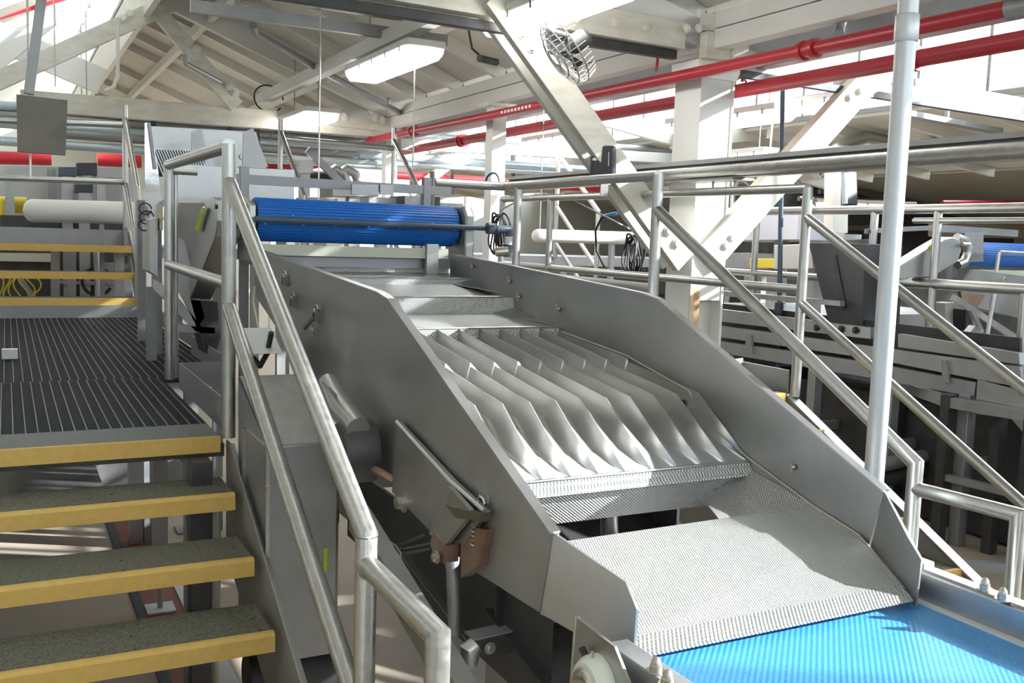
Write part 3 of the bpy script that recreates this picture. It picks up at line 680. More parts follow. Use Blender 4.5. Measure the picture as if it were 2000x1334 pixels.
# fan
fo = PY(1108, 98, 4.6)
fn = thing('wall_fan', 'grey wire caged fan hung under the near truss behind the brace', 'fan', fo)
ax = Vector((-.75, .25, -.6)).normalized(); u = ax.cross(Vector((0, 1, 0))).normalized(); w_ = ax.cross(u)
for rr, dd in ((.19, 0), (.172, .05), (.115, .075), (.055, .085)):
    for sg_ in (1,):
        MB().arc(fo + ax*dd, u, w_, rr, 0, 6.283, .004, 28, 5).build('cage_ring', m_plate, fn)
for i in range(34):
    a = 2*pi*i/34; dr = u*cos(a) + w_*sin(a)
    MB().tube([fo - ax*.06 + dr*.172, fo + dr*.19, fo + ax*.05 + dr*.172, fo + ax*.085 + dr*.03], .0016, 4).build('cage_wire', m_plate, fn)
MB().lathe(fo - ax*.14, ax, [(0, .035), (.02, .05), (.10, .05), (.13, .03)], 16).build('motor', m_dark, fn)
for i in range(4):
    a = 2*pi*i/4; d1 = u*cos(a) + w_*sin(a); d2 = u*cos(a + .8) + w_*sin(a + .8)
    MB().prism([fo + d1*.03, fo + d1*.12 + ax*.02, fo + d2*.12 - ax*.02, fo + d2*.03], ax*.003).build('blade', m_dark, fn)
MB().tube([fo - ax*.1, PY(1060, 55, 4.75)], .012, 8).build('bracket', m_galv, fn)
# thin rods
for i, (p, q, y, l) in enumerate((((62, -10), (60, 350), 6.6, 'thin wire hanging past the dark plate at upper left'), ((638, 90), (622, 390), 7.0, 'thin hanging wire above the blue roller, left one'), ((812, 160), (806, 330), 7.0, 'thin hanging wire right of the red pipe elbow'),
                               ((1062, 190), (1054, 452), 7.6, 'thin wire holding the white tube near the hoses'), ((112, 0), (108, 170), 9.0, 'thin rod in front of the far left clerestory'))):
    p0, q0 = PY(*p, y), PY(*q, y); p0.z = rz(p0.x) + .0; p0.x = q0.x; tag(MB().tube([p0, q0], .006, 6).build('hanging_wire', m_pipe), l, 'wire')
# ================================================================ front belt conveyor
bc = thing('belt_conveyor', 'bright blue belt conveyor receiving the feeder discharge at bottom right', 'conveyor', (1.5, .6, ZF))
ZB = -.835
MB().prism([(1.10, -.6, ZB), (1.92, -.6, ZB), (1.92, 1.60, ZB), (1.10, 1.60, ZB)], (0, 0, -.008)).build('belt', m_blue, bc, smooth=False)
MB().cyl((1.10, 1.60, ZB - .034), (1.92, 1.60, ZB - .034), .034, 24).build('tail_roller', m_blue, bc)
MB().prism([(1.935, -.6, -.90), (1.935, -.6, -.765), (1.945, -.6, -.758), (1.985, -.6, -.758), (1.985, -.6, -.90)], (0, 2.165, 0)).build('side_rail', m_steel, bc, bevel=.003)
MB().box((1.918, -.6, ZB - .03), (1.936, 1.57, ZB + .006)).build('wear_strip', m_paint, bc)
MB().box((1.945, 1.56, -.87), (1.985, 1.63, -.745)).build('end_block', m_cream, bc, bevel=.004)
MB().box((1.012, -.6, -.825), (1.062, 1.515, -.768)).build('side_rail', m_galv, bc, bevel=.003)
MB().box((1.075, -.6, -.86), (1.100, 1.45, -.828)).build('side_rail', m_galv, bc, bevel=.002)
def acorn(c, name='acorn_nut'):
    c = Vector(c)
    MB().lathe(c, (0, 0, 1), [(0, .017), (.003, .017), (.003, .0115), (.013, .0115), (.014, .0095), (.021, .009), (.027, .005), (.029, .001)], 12).build(name, m_bolt, bc)
for p in ((1923, 1152), (1958, 1172)): c = PZ(*p, -.758); acorn(c)
for p in ((1281, 1312), (1303, 1338)): c = PZ(*p, -.768); acorn(c)
MB().prism([PX(1127, 1202, .985), PX(1205, 1262, .985), PX(1260, 1400, .985), PX(1112, 1420, .985)], (-.006, 0, 0)).build('side_plate', m_steel, bc)
MB().tube([PX(1127, 1204, .982), PX(1114, 1400, .982)], .006, 8).build('plate_edge', m_pipe, bc)
b0 = PX(1163, 1338, .97)
b = MB().lathe(b0 + V(.01, 0, 0), (-1, 0, 0), [(0, .058), (.02, .056), (.034, .046), (.036, .036)], 28).build('bearing_housing', m_wcast, bc)
MB().lathe(b0 + V(-.026, 0, 0), (-1, 0, 0), [(0, .036), (.006, .034), (.008, .028), (.004, .018), (.02, .017), (.022, .012)], 24).build('bearing_insert', m_bolt, b)
MB().cyl(b0 + V(-.01, 0, .055), b0 + V(-.01, 0, .068), .003, 8).build('grease_nipple', m_bolt, b)
MB().arc(b0 + V(-.005, .07, 0), (0, 1, 0), (0, 0, 1), .06, 2.0, 4.2, .007, 12, 8).build('hose', m_rubber, bc)
for x in (1.03, 1.97):
    for y in (1.25, -.3):
        MB().box((x - .02, y - .02, ZF), (x + .02, y + .02, -.86)).build('leg', m_galv, bc)
MB().box((1.03, 1.23, -1.35), (1.97, 1.27, -1.31)).build('cross_member', m_galv, bc)
# gap strips below the lip
for i, (a, b_) in enumerate(((1.11, 1.17), (1.30, 1.36), (1.43, 1.45), (1.66, 1.72))):
    MB().box((a, 1.56, ZB + .002), (b_, 1.60, ZB + .012)).build('scraper_clip', m_bolt if i != 3 else m_yellow, bc)
# ================================================================ feeder base frame
fb = thing('feeder_base', 'welded base frame, legs and angle braces under the vibrating feeder', 'frame', (1.4, 2.8, ZF))
for (x, y) in ((1.12, 2.35), (1.86, 2.35), (1.12, 3.7), (1.86, 3.7)):
    MB().box((x - .035, y - .035, ZF + .03), (x + .035, y + .035, -1.02)).build('leg', m_galv, fb, bevel=.003)
    MB().box((x - .08, y - .08, ZF), (x + .08, y + .08, ZF + .008)).build('foot_plate', m_paper, fb)
    MB().cyl((x, y, ZF), (x, y, ZF + .05), .010, 8).build('levelling_screw', m_bolt, fb)
MB().box((1.08, 2.30, -1.02), (1.90, 2.37, -.93)).build('cross_member', m_galv, fb)
MB().box((1.08, 3.66, -1.02), (1.90, 3.73, -.93)).build('cross_member', m_galv, fb)
for x in (1.10, 1.88): MB().box((x - .035, 2.30, -1.02), (x + .035, 4.4, -.95)).build('side_member', m_galv, fb)
MB().prism([(1.02, 2.0, -.90), (1.93, 2.06, -.90), (1.93, 2.06, -.80), (1.02, 2.0, -.80)], (0, .006, 0)).build('cross_member', m_dark, fb)
# dark C channel with rounded corner, front left
a, b_ = PY(935, 1262, 1.95), PY(1125, 1222, 1.95)
MB().prism([PY(925, 1252, 1.95), PY(1122, 1208, 1.95), PY(1122, 1248, 1.95), PY(960, 1282, 1.95), PY(930, 1280, 1.95)], (0, .006, 0)).build('channel', m_dark, fb)
MB().prism([PY(925, 1252, 1.95), PY(1122, 1208, 1.95), PY(1122, 1208, 1.95) + V(0, .05, 0), PY(925, 1252, 1.95) + V(0, .05, 0)], (0, 0, .004)).build('channel_lip', m_galv, fb)
MB().bolt(PY(957, 1266, 1.945), (0, -1, 0), .010, .008).build('bolt', m_bolt, fb)
MB().tube([PY(915, 1300, 1.95), PY(918, 1270, 1.95), PY(930, 1258, 1.95)], [.02, .024, .02], 12).build('rounded_corner', m_steel, fb)
# sloping strut low left
MB().bar(PX(700, 1010, .86), PX(930, 1400, .86), .05, .07).build('sloping_strut', m_plate, fb)
MB().bar(PX(450, 690, .97), PX(640, 960, .97), .02, .05).build('sloping_strut', m_galv, fb) if 0 else None
MB().tube([(1.02, 2.75, -1.0), (1.93, 2.75, -1.0)], .03, 12).build('cross_tube', m_pipe, fb)
MB().tube([PY(1190, 1000, 2.5), PY(1190, 1130, 2.5)], .028, 12).build('prop', m_steel, fb)
# pale sheets seen through the deck opening
MB().prism([(1.02, 2.7, -.93), (1.93, 2.7, -.93), (1.93, 2.15, -1.02), (1.02, 2.15, -1.02)], (0, 0, -.004)).build('drip_tray', m_steel, fb)
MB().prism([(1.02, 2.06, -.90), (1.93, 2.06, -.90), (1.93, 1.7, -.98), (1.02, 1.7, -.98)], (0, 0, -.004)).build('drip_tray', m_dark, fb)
# terminal bracket with black bars
tb = MB().prism([PX(760, 1055, .90), PX(775, 1065, .90), PX(785, 1080, .90), PX(782, 1112, .90), PX(770, 1090, .90), PX(758, 1085, .90)], (-.006, 0, 0)).build('spring_bracket', m_bolt, fb)
for p, q in (((770, 1068), (830, 1045)), ((778, 1075), (842, 1062)), ((780, 1083), (842, 1072))):
    MB().tube([PX(*p, .90), PX(*q, .955)], .0045, 6).build('spring_rod', m_dark, tb)
# ================================================================ grey drive housing, lower left
dh = thing('drive_housing', 'tall grey sheet metal housing standing behind the left sloping rails', 'housing', (.86, 3.0, ZF))
yb_ = 2.95
def HB(x, y): return PY(x, y, yb_)
front = [HB(488, 858), HB(640, 852), HB(668, 1235), HB(570, 1262), HB(560, 1250)]
xb0, xb1 = .70, .93
MB().box((xb0, yb_, -1.36), (xb1, yb_ + .42, -.655)).build('housing_body', m_galv, dh, bevel=.01)
MB().prism([(xb0, yb_, -.655), (xb1, yb_, -.655), (xb1, yb_ + .42, -.50), (xb0, yb_ + .42, -.50)], (0, .0, -.006)).build('sloped_lid', mat('dull_lid', (.33, .33, .31), .55, .5, col2=(.41, .41, .39), vscale=20), dh)
MB().prism([(xb1, yb_, -.655), (xb1, yb_ + .42, -.655), (xb1, yb_ + .42, -.50)], (-.006, 0, 0)).build('lid_cheek', m_galv, dh)
MB().prism([(xb0, yb_, -.655), (xb0, yb_ + .42, -.655), (xb0, yb_ + .42, -.50)], (.006, 0, 0)).build('lid_cheek', m_galv, dh)
for x in (xb0 + .0, ):
    MB().box((x - .006, yb_ - .012, -1.36), (x + .006, yb_ + .0, -.66)).build('side_flange', m_steel, dh)
    MB().box((x - .012, yb_ + .30, -1.36), (x - .0, yb_ + .33, -.66)).build('side_flange', m_steel, dh)
for z in (-.78, -1.0, -1.25): MB().bolt((xb0 + .0, yb_ - .012, z), (0, -1, 0), .006, .004).build('bolt', m_bolt, dh)
MB().cyl((xb0 - .02, yb_ + .18, -1.48), (xb1 + .06, yb_ + .18, -1.48), .085, 20).build('lower_drum', m_dark, dh)
MB().box((xb0 + .02, yb_ + .05, ZF), (xb0 + .06, yb_ + .09, -1.36)).build('leg', m_galv, dh)
MB().box((xb1 - .06, yb_ + .33, ZF), (xb1 - .02, yb_ + .37, -1.36)).build('leg', m_galv, dh)
MB().box((xb0 + .0, yb_ - .0, -1.60), (xb1, yb_ + .03, -1.56)).build('bottom_bar', m_galv, dh)
y_l = tag(MB().box((xb1 - .05, yb_ - .004, -1.08), (xb1 - .038, yb_ - .001, -1.0)).build('warning_label', m_lime), 'tiny yellow-green label strip on the grey housing', 'label')
# dark motor between housing and side plate, with copper tinted shaft
mo = thing('vibrator_motor', 'dark round motor with a rusty shaft between the grey housing and feeder', 'motor', PX(700, 880, .93))
c = PX(705, 880, .93)
MB().lathe(c + V(-.08, 0, 0), (1, .0, 0), [(0, .04), (.01, .085), (.03, .095), (.11, .095), (.12, .06)], 24).build('motor_body', m_dark, mo)
MB().cyl(c + V(0, -.05, -.03), c + V(.05, -.16, -.06), .014, 10).build('shaft', m_copper, mo)
MB().tube([PX(640, 745, .90), PX(668, 800, .90), PX(700, 838, .90)], [.03, .04, .035], 16).build('polished_guard', m_steel, mo)
MB().prism([PX(640, 742, .93), PX(662, 770, .93), PX(655, 775, .86), PX(628, 748, .86)], (0, 0, .004)).build('guard_tab', m_steel, mo)
MB().bar((.74, 3.6, -.98), (1.0, 3.2, -.98), .03, .05).build('mount', m_galv, mo)
# white bucket-like paper and cord near the feeder corner
sc_ = PX(510, 672, .80)
wc = MB().prism([PX(498, 648, .86), PX(530, 640, .86), PX(552, 690, .86), PX(508, 692, .86)], (-.10, 0, 0)).build('scoop', m_paper, smooth=False); tag(wc, 'small white plastic scoop hooked below the feeder corner', 'scoop')
cd = MB().tube([PX(497, 560, .82), PX(495, 590, .82), PX(508, 655, .82)], .004, 6).build('cord', m_tag); tag(cd, 'pale wooden stick hanging on a cord beside the white scoop', 'stick')
hs = MB().tube([PX(530, 650, .82), PX(522, 690, .82), PX(508, 715, .82), PX(496, 700, .82)], .010, 8).build('hose', m_rubber); tag(hs, 'short black hose curving past the white scoop', 'hose')
# ================================================================ blue head roller conveyor
yr = 4.50
rc = thing('roller_conveyor', 'dark blue modular belt roller conveyor feeding the top of the feeder', 'conveyor', (1.5, yr, -.4))
rx0, rx1 = 1.00, 1.985; rzz = .048
MB().lathe((rx0, yr, rzz), (1, 0, 0), [(0, .088), (.0, .0955), (rx1 - rx0 - .02, .0955), (rx1 - rx0, .088)], 48).build('roller_belt', m_blue2, rc, ang=40)
for k in range(22):
    a = radians(200) + k * radians(8.2)          # hinge ribs on the visible face
    p0 = V(rx0 + .02, yr + .0965*cos(a - pi/2 + .0), rzz + .0965*sin(a - pi/2))
for k in range(40):
    a = 2*pi*k/40
    o_ = V(0, .096*cos(a), .096*sin(a))
    if o_.y < .05: MB().tube([V(rx0 + .004, yr, rzz) + o_, V(rx1 - .01, yr, rzz) + o_], .0032, 5).build('hinge_rib', m_blue2, rc)
for k, (px, py) in enumerate(((571, 421), (668, 428), (757, 430), (845, 437))):
    MB().ball(PY(px, py, yr - .098), .005, 8).build('belt_stud', m_bluemk, rc)
for k, px in enumerate((518, 592, 655, 720, 780, 840, 889)):
    MB().box(PY(px, 437 + k*2, yr - .102) - V(.006, .004, .004), PY(px, 437 + k*2, yr - .102) + V(.006, .004, .004)).build('belt_tab', m_bluemk, rc)
MB().tube([PY(497, 428, yr - .16), PY(955, 446, yr - .16)], .013, 14).build('spray_bar', m_navy, rc)
MB().prism([(rx1 + .01, yr - .13, -.12), (rx1 + .01, yr - .13, .10), (rx1 + .01, yr - .09, .15), (rx1 + .01, yr + .12, .15), (rx1 + .01, yr + .12, -.12)], (.05, 0, 0)).build('end_housing', m_plate, rc, bevel=.01)
MB().tube([(rx1 + .03, yr - .08, -.12), (rx1 + .03, yr - .08, -.19)], [.02, .016], 10).build('drain_spout', m_galv, rc)
MB().prism([(rx0 - .05, yr - .13, -.14), (rx0 - .05, yr - .13, .11), (rx0 - .05, yr + .1, .16), (rx0 - .05, yr + .12, -.14)], (.03, 0, 0)).build('end_housing', m_steel, rc, bevel=.006)
MB().lathe((rx0 - .09, yr - .02, .08), (1, 0, 0), [(0, .075), (.05, .075)], 24).build('bearing_cap', m_steel, rc)
MB().box((1.0, yr - .10, -.110), (1.92, yr - .07, -.062)).build('cream_beam', m_cream, rc)
MB().box((1.0, yr - .06, -.16), (1.95, yr - .04, -.112)).build('rear_plate', m_galv, rc)
MB().box((1.80, yr - .12, -.2), (1.86, yr - .09, -.04)).build('bracket', m_steel, rc)
MB().bar(PY(462, 349, yr + .3), PY(880, 374, yr + .3), .03, .045).build('flat_rail', m_galv, rc)
for px in (690, 715, 745): MB().box(PY(px, 372, yr + .2) - V(.01, .01, .02), PY(px, 372, yr + .2) + V(.06, .01, .03)).build('bracket', m_plate, rc)
for x in (1.02, 1.96):
    MB().box((x - .02, yr + .28, ZF), (x + .02, yr + .32, .30)).build('leg', m_galv, rc)
    MB().box((x - .02, yr - .02, -.16), (x + .02, yr + .30, -.12)).build('arm', m_galv, rc)
MB().box((1.0, yr + .27, .10), (1.98, yr + .33, .14)).build('cross_tie', m_galv, rc)
# union, elbow, valve at the right end of the spray bar
vl = thing('spray_valve', 'dark plastic union, elbow and valve hanging at the end of the spray bar', 'valve', PY(985, 500, yr - .2))
q = yr - .18
MB().lathe(PY(950, 446, q), (1, .0, -.0), [(0, .018), (.004, .028), (.035, .028), (.04, .018), (.06, .018)], 14).build('union', m_navy, vl)
MB().tube([PY(968, 447, q), PY(994, 449, q), PY(994, 462, q)], .021, 14).build('elbow', m_navy, vl)
MB().tube([PY(993, 462, q), PY(992, 478, q)], .019, 12).build('white_nipple', m_paper, vl)
MB().tube([PY(992, 478, q), PY(990, 502, q)], [.026, .022], 14).build('valve_body', m_black, vl)
MB().cyl(PY(968, 492, q), PY(992, 490, q - .02), .024, 16).build('valve_cap', m_bolt, vl)
# chain guard beside the roller (left)
cg = thing('chain_guard', 'rounded steel chain guard sloping down left of the blue roller with a lime tag', 'guard', PX(400, 560, .80))
xg = .84
MB().prism([PX(395, 415, xg), PX(403, 392, xg), PX(412, 385, xg), PX(420, 392, xg), PX(424, 430, xg), PX(421, 462, xg), PX(398, 520, xg), PX(370, 585, xg), PX(360, 560, xg), PX(376, 500, xg)], (.11, 0, 0)).build('guard_body', m_steel, cg, bevel=.004)
MB().lathe(PX(425, 404, xg - .0), (-1, 0, 0), [(0, .012), (.012, .012)], 6).build('latch_knob', m_black, cg)
MB().prism([PX(400, 406, xg - .02), PX(393, 405, xg - .02), PX(380, 449, xg - .02), PX(388, 455, xg - .02)], (.002, 0, 0)).build('lime_tag', m_lime, cg)
# hopper cone
hp = thing('feed_hopper', 'pointed steel funnel behind the left platform post', 'hopper', PY(370, 560, 5.2))
yh = 5.25
def FN(x, y, d=0): return PY(x, y, yh + d)
MB().add([FN(330, 396), FN(398, 396), FN(398, 396, .35), FN(330, 396, .35), FN(376, 560, .1), FN(380, 560, .1)], [(0, 1, 5, 4), (1, 2, 5), (2, 3, 4, 5), (3, 0, 4)]).build('cone', m_steel, hp, smooth=False)
MB().prism([FN(336, 388), FN(396, 388), FN(396, 396), FN(336, 396)], (0, .36, 0)).build('rim_band', m_paper, hp)
MB().prism([FN(292, 430), FN(308, 425), FN(308, 540), FN(292, 530)], (0, .3, 0)).build('side_box', m_steel, hp)
MB().prism([FN(340, 455), FN(360, 470), FN(400, 620), FN(385, 640), FN(345, 560)], (0, .02, 0)).build('chute_side', m_plate, hp)
MB().prism([FN(300, 545), FN(340, 570), FN(395, 640), FN(385, 650), FN(300, 565)], (0, .04, 0)).build('chute_lip', m_steel, hp)
MB().prism([FN(372, 585), FN(425, 590), FN(430, 660), FN(420, 700), FN(400, 690)], (0, .2, 0)).build('dark_chute', m_dark, hp)
MB().bar(FN(352, 600, .1), FN(352, 640, .1), .02, .02, (0, 1, 0)).build('strap', m_steel, hp)
MB().prism([FN(345, 635), FN(420, 640), FN(420, 652), FN(345, 648)], (0, .1, 0)).build('shelf', m_steel, hp)
for x_ in (295, 425): MB().bar(FN(x_, 560, .3), PZ(x_, 900, ZF) * 0 + V(FN(x_, 560, .3).x, FN(x_, 560, .3).y, ZF), .05, .05, (0, 1, 0)).build('leg', m_galv, hp)
# cream tag on the post
tag(MB().prism([PX(307, 399, XL + .02), PX(318, 399, XL + .02), PX(318, 450, XL + .02), PX(307, 450, XL + .02)], (.002, 0, 0)).build('paper_tag', m_tag), 'cream rectangular tag hanging by the left platform post', 'tag')
# big grey hopper box behind
gb = thing('grey_hopper', 'large plain grey hopper box behind the blue roller with tall raised side sheets', 'hopper', PY(440, 420, 5.7))
yg = 5.7
def GB(x, y, d=0): return PY(x, y, yg + d)
MB().prism([GB(340, 320), GB(575, 331), GB(575, 400), GB(340, 400)], (0, .9, 0)).build('box', m_steel, gb, bevel=.004)
MB().prism([GB(288, 246, .8), GB(500, 258, .8), GB(520, 330, .8), GB(288, 330, .8)], (0, .02, 0)).build('back_sheet', m_steel, gb)
MB().prism([GB(283, 240, -.2), GB(292, 240, -.2), GB(308, 325, -.2), GB(320, 430, -.2), GB(284, 430, -.2)], (.0, .012, 0)).build('side_sheet', mat('wavy_mirror_sheet', (.62, .62, .63), .12, 1.0, bump=.9, bscale=9), gb, smooth=False)
MB().prism([GB(288, 240, -.21), GB(293, 241, -.21), GB(306, 330, -.21), GB(300, 330, -.21)], (0, -.02, 0)).build('side_flange', m_galv, gb)
for x0_, x1_ in ((383, 412), (484, 524)):
    MB().prism([GB(x0_ - 8, 258, .3), GB(x0_ + 10, 250, .3), GB(x1_, 326, .3), GB(x0_ - 10, 326, .3)], (0, .02, 0)).build('divider', m_plate, gb)
grl = MB()
for i in range(20):
    x_ = 298 + i*5.2
    MB().bar(GB(x_, 291, .1), GB(x_ + 22, 345, .1), .006, .006, (0, 1, 0)).build('grate_bar', m_steel, gb)
MB().prism([GB(296, 292, .2), GB(400, 296, .2), GB(400, 345, .2), GB(296, 345, .2)], (0, .01, 0)).build('grate_back', m_dark, gb)
MB().lathe(GB(474, 306, .79), (0, -1, 0), [(0, .02), (.004, .02)], 12).build('boss', m_bolt, gb)
for x_ in (.75, 1.45): 
    for d in (.1, .8): MB().box((x_ - .025, yg + d - .025, ZF), (x_ + .025, yg + d + .025, .16)).build('leg', m_galv, gb)
# junk of hoses at far-left machine side
for i, (px, py, r) in enumerate(((284, 408, .03), (287, 425, .035), (282, 440, .028))):
    tag(MB().arc(PY(px, py, 5.4), (1, 0, 0), (0, .2, .98), r, .2*i, 6.0, .0035, 16, 6).build('cable_loop', m_rubber), ('upper', 'middle', 'lower')[i] + ' black cable loop beside the mirror-like hopper side', 'cable')
# ================================================================ upper flight and walkway at far left
uf = thing('upper_staircase', 'far flight of three yellow-edged treads rising from the grating platform', 'stairs', (-.1, 8.8, ZP))
ups = [((262, 583), 0), ((255, 533), 1), ((245, 481), 2)]
for p, k in ups:
    q = PX(*p, .95); y = 8.42 + .26*k
    z = PY(p[0], p[1], y).z
    t = MB().box((-1.2, y, z - .03), (.95, y + .25, z - .0)).build('tread', m_grate, uf)
    MB().box((-1.2, y - .012, z - .055), (.955, y + .004, z + .004)).build('nosing', m_yellow, t)
for xs_ in (.965, -1.21):
    MB().bar((xs_, 8.25, ZP + .02), (xs_, 9.25, -.12), .012, .16).build('stringer', m_galv, uf)
uw = thing('upper_walkway', 'grey upper walkway with toe board and two long horizontal rails at far left', 'walkway', (0, 9.6, -.2))
ya = 9.30; zw = PY(120, 478, ya).z
MB().box((-2.6, ya, zw - .04), (1.0, ya + 1.2, zw)).build('deck', m_grate, uw)
MB().box((-2.6, ya + .02, zw), (.96, ya + .03, zw + .14)).build('toe_board', m_galv, uw)
for (a, b_, r) in (((-10, 235), (240, 244), .026), ((-10, 347), (243, 356), .026)):
    MB().tube([PY(*a, ya), PY(*b_, ya)], r, 14).build('rail', m_pipe, uw)
def stairrail(px_top, label, xs_, xpx_bot):
    o = thing('stair_rail', label, 'handrail', (xs_, ya, ZP))
    t = PY(px_top[0], px_top[1], ya); 
    MB().tube([(t.x, ya, zw - .02), (t.x, ya, t.z)], .024, 14).build('post', m_pipe, o)
    zt = t.z - .12; y2 = 8.45; drop = .62
    MB().tube([(t.x, ya, zt), (t.x, y2, zt - drop), (t.x, y2, ZP)], .024, 14).build('sloping_rail', m_pipe, o)
    MB().tube([(t.x, ya, zt - .56), (t.x, y2, zt - .56 - drop)], .022, 14).build('middle_rail', m_pipe, o)
    MB().tube([(t.x, ya, zt - .95), (t.x, y2 + .02, zt - .92 - drop)], .022, 14).build('lower_rail', m_galv, o)
    return o
stairrail((244, 205), 'slim far stair rail above the end of the grating platform', .95, 268)
stairrail((548, 232), 'far stair rail rising behind the grey hopper box', 2.31, 590)
stairrail((770, 250), 'far stair rail rising beyond the blue roller, right of its middle', 3.44, 830)
stairrail((1092, 280), 'far stair rail behind the dark plastic bin', 5.5, 1140)
xr_ = MB().tube([PY(555, 271, ya), PY(768, 290, ya)], .03, 14).build('cross_rail', m_pipe); tag(xr_, 'thick grey cross rail linking two far stair rails above the blue roller', 'rail')
wk = thing('crossover_walkway', 'far crossover walkway deck running behind the machines', 'walkway', (3.5, 9.9, ZF))
MB().box((1.0, ya + .02, zw - .1), (8.5, ya + 1.2, zw)).build('deck', m_galv, wk)
for x_ in (.9, 2.4, 3.5, 5.5, 8.4): MB().box((x_ - .04, ya + .1, ZF), (x_ + .04, ya + .18, zw - .04)).build('leg', m_galv, wk)
MB().box((-2.5, ya + .1, ZF), (-2.4, ya + .2, zw - .04)).build('leg', m_galv, wk)
# white tubes
def wtube(a, b_, y, r, label):
    A, B = PY(*a, y), PY(*b_, y); d = (B - A).normalized(); L = (B - A).length
    o = MB().lathe(A, d, [(0, .001), (r*.12, r*.5), (r*.4, r*.85), (r*.9, r), (L, r)], 28).build('duct_tube', m_wduct, ang=60); tag(o, label, 'duct')
    MB().box((A.x + L*.7 - .02, y + .0, ZF), (A.x + L*.7 + .02, y + .05, A.z)).build('stand', m_galv, o)
    MB().lathe(A + d*r*.55, d, [(0, r*.92), (.004, r*.96), (.03, r*1.0)], 28).build('end_cap', m_wduct, o)
    return o
wtube((44, 411), (262, 416), 9.9, .105, 'long white round-ended tube behind the far left rails')
wtube((1040, 460), (1262, 466), 7.6, .058, 'smaller white round-ended tube hanging behind the right handrails')
# left mid machinery
def bx(name, label, cat, poly, y, t, m, bevel=.004, **k):
    ps = [PY(*p, y) for p in poly]
    o = MB().prism(ps, (0, t, 0)).build(name, m, bevel=bevel, smooth=False)
    xa, xb2, zl = min(p.x for p in ps), max(p.x for p in ps), min(p.z for p in ps)
    xm = (xa + xb2)/2; w = min(.05, (xb2 - xa)/3)
    MB().box((xm - w, y + .03, ZF), (xm + w, y + min(t, .12), zl + .03)).build('stand', m_plate, o, smooth=False)
    return tag(o, label, cat)
bx('control_box', 'grey motor cover behind the far left rails', 'cabinet', [(114, 326), (148, 326), (148, 344), (114, 344)], 11.2, .25, m_navy)
bx('control_box', 'black electric box just above the white tube', 'cabinet', [(147, 360), (182, 360), (182, 376), (147, 376)], 11.0, .2, m_black)
bx('motor', 'black motor above the long far rail at left', 'motor', [(150, 318), (190, 318), (190, 342), (150, 342)], 11.4, .2, m_black)
bx('steel_cabinet', 'tall grey cabinet behind the far left stair rail', 'cabinet', [(205, 345), (243, 348), (243, 396), (205, 394)], 12.0, .5, m_galv)
for i, px in enumerate((18, 100, 138, 178, 196)):
    o = MB().bar(PY(px, 330, 11.8), V(PY(px, 330, 11.8).x, 11.8, ZF), .09, .09, (0, 1, 0)).build('machine_upright', m_galv if i % 2 else m_plate, smooth=False); tag(o, ('leftmost', 'second', 'middle', 'fourth', 'rightmost')[i] + ' of the grey uprights standing behind the far yellow treads', 'upright', 'uprights behind the far stairs')
fr = thing('sorting_machine', 'dark cluttered sorting machine seen between the far yellow treads', 'machine', PY(120, 590, 10.9))
MB().prism([PY(*p, 11.3) for p in ((0, 420), (240, 425), (240, 452), (0, 450))], (0, .3, 0)).build('dark_panel', m_dark, fr, smooth=False)
MB().prism([PY(*p, 11.2) for p in ((0, 494), (100, 495), (100, 512), (0, 510))], (0, .3, 0)).build('tray', m_cream, fr, smooth=False)
MB().prism([PY(*p, 11.25) for p in ((-30, 480), (250, 485), (262, 600), (-30, 600))], (0, .05, 0)).build('back_panel', m_dark, fr, smooth=False)
MB().prism([PY(*p, 10.9) for p in ((190, 515), (240, 515), (240, 600), (190, 600))], (0, .3, 0)).build('grey_cabinet', m_galv, fr, smooth=False)
for px in (108, 140): MB().bar(PY(px, 480, 10.8), PY(px, 620, 10.8), .08, .06, (0, 1, 0)).build('upright', m_galv, fr)
MB().tube([PY(188, 490, 10.7), PY(192, 610, 10.7)], .03, 10).build('chrome_pipe', m_pipe, fr)
MB().tube([PY(198, 535, 10.7), PY(199, 610, 10.7)], .015, 8).build('chrome_pipe', m_pipe, fr)
MB().bar(PY(40, 545, 10.9), PY(80, 600, 10.9), .05, .05).build('brace', m_galv, fr)
MB().tube([PY(110, 550, 10.8), PY(240, 556, 10.8)], .02, 8).build('bar', m_galv, fr)
for i in range(7):
    x_ = 2 + 11*i
    MB().tube([PY(x_ + (9 + 2*i)*sin(.55*k + i)*.6, 536 + 6*k, 10.8 - .02*i) for k in range(11)], .008, 6).build('yellow_cable', m_yhose, fr)
MB().arc(PY(190, 550, 10.75), (1, 0, 0), (0, 0, 1), .14, .2, 5.8, .018, 18, 6).build('black_hose', m_rubber, fr)
tag(MB().tube([PY(52, 401, 12), PY(12, 400, 12), V(PY(12, 400, 12).x, 12, ZF)], .09, 14).build('yellow_pipe', m_yhose), 'short yellow pipe behind the round end of the white tube', 'pipe')
# pipes in bundles under the far truss and beyond (x direction)
bund = [((-20, 196, 212), 12.0, .05, m_bluepipe), ((-20, 219, 0), 12.0, .05, m_galv), ((-20, 245, 0), 12.2, .045, m_galv), ((-20, 262, 0), 12.2, .045, m_bluepipe), ((-20, 272, 0), 12.6, .05, m_galv)]
for i, (yy, m_, r_) in enumerate(((212, m_bluepipe, .055), (228, m_galv, .05), (243, m_bluepipe, .055), (258, m_galv, .06), (275, m_bluepipe, .05))):
    A = PY(-20 if i not in (3,) else 120, yy - 2, 12.2); B = PY(770, yy + 52, 12.2)
    A.z = B.z = (A.z + B.z)/2
    o = MB().tube([A, B], r_, 14).build('conduit_run', m_); tag(o, ('topmost pale blue', 'second, grey,', 'middle pale blue', 'fourth, thick grey,', 'lowest pale blue')[i] + ' conduit running under the far truss chord', 'conduit', 'conduits under the far truss chord')
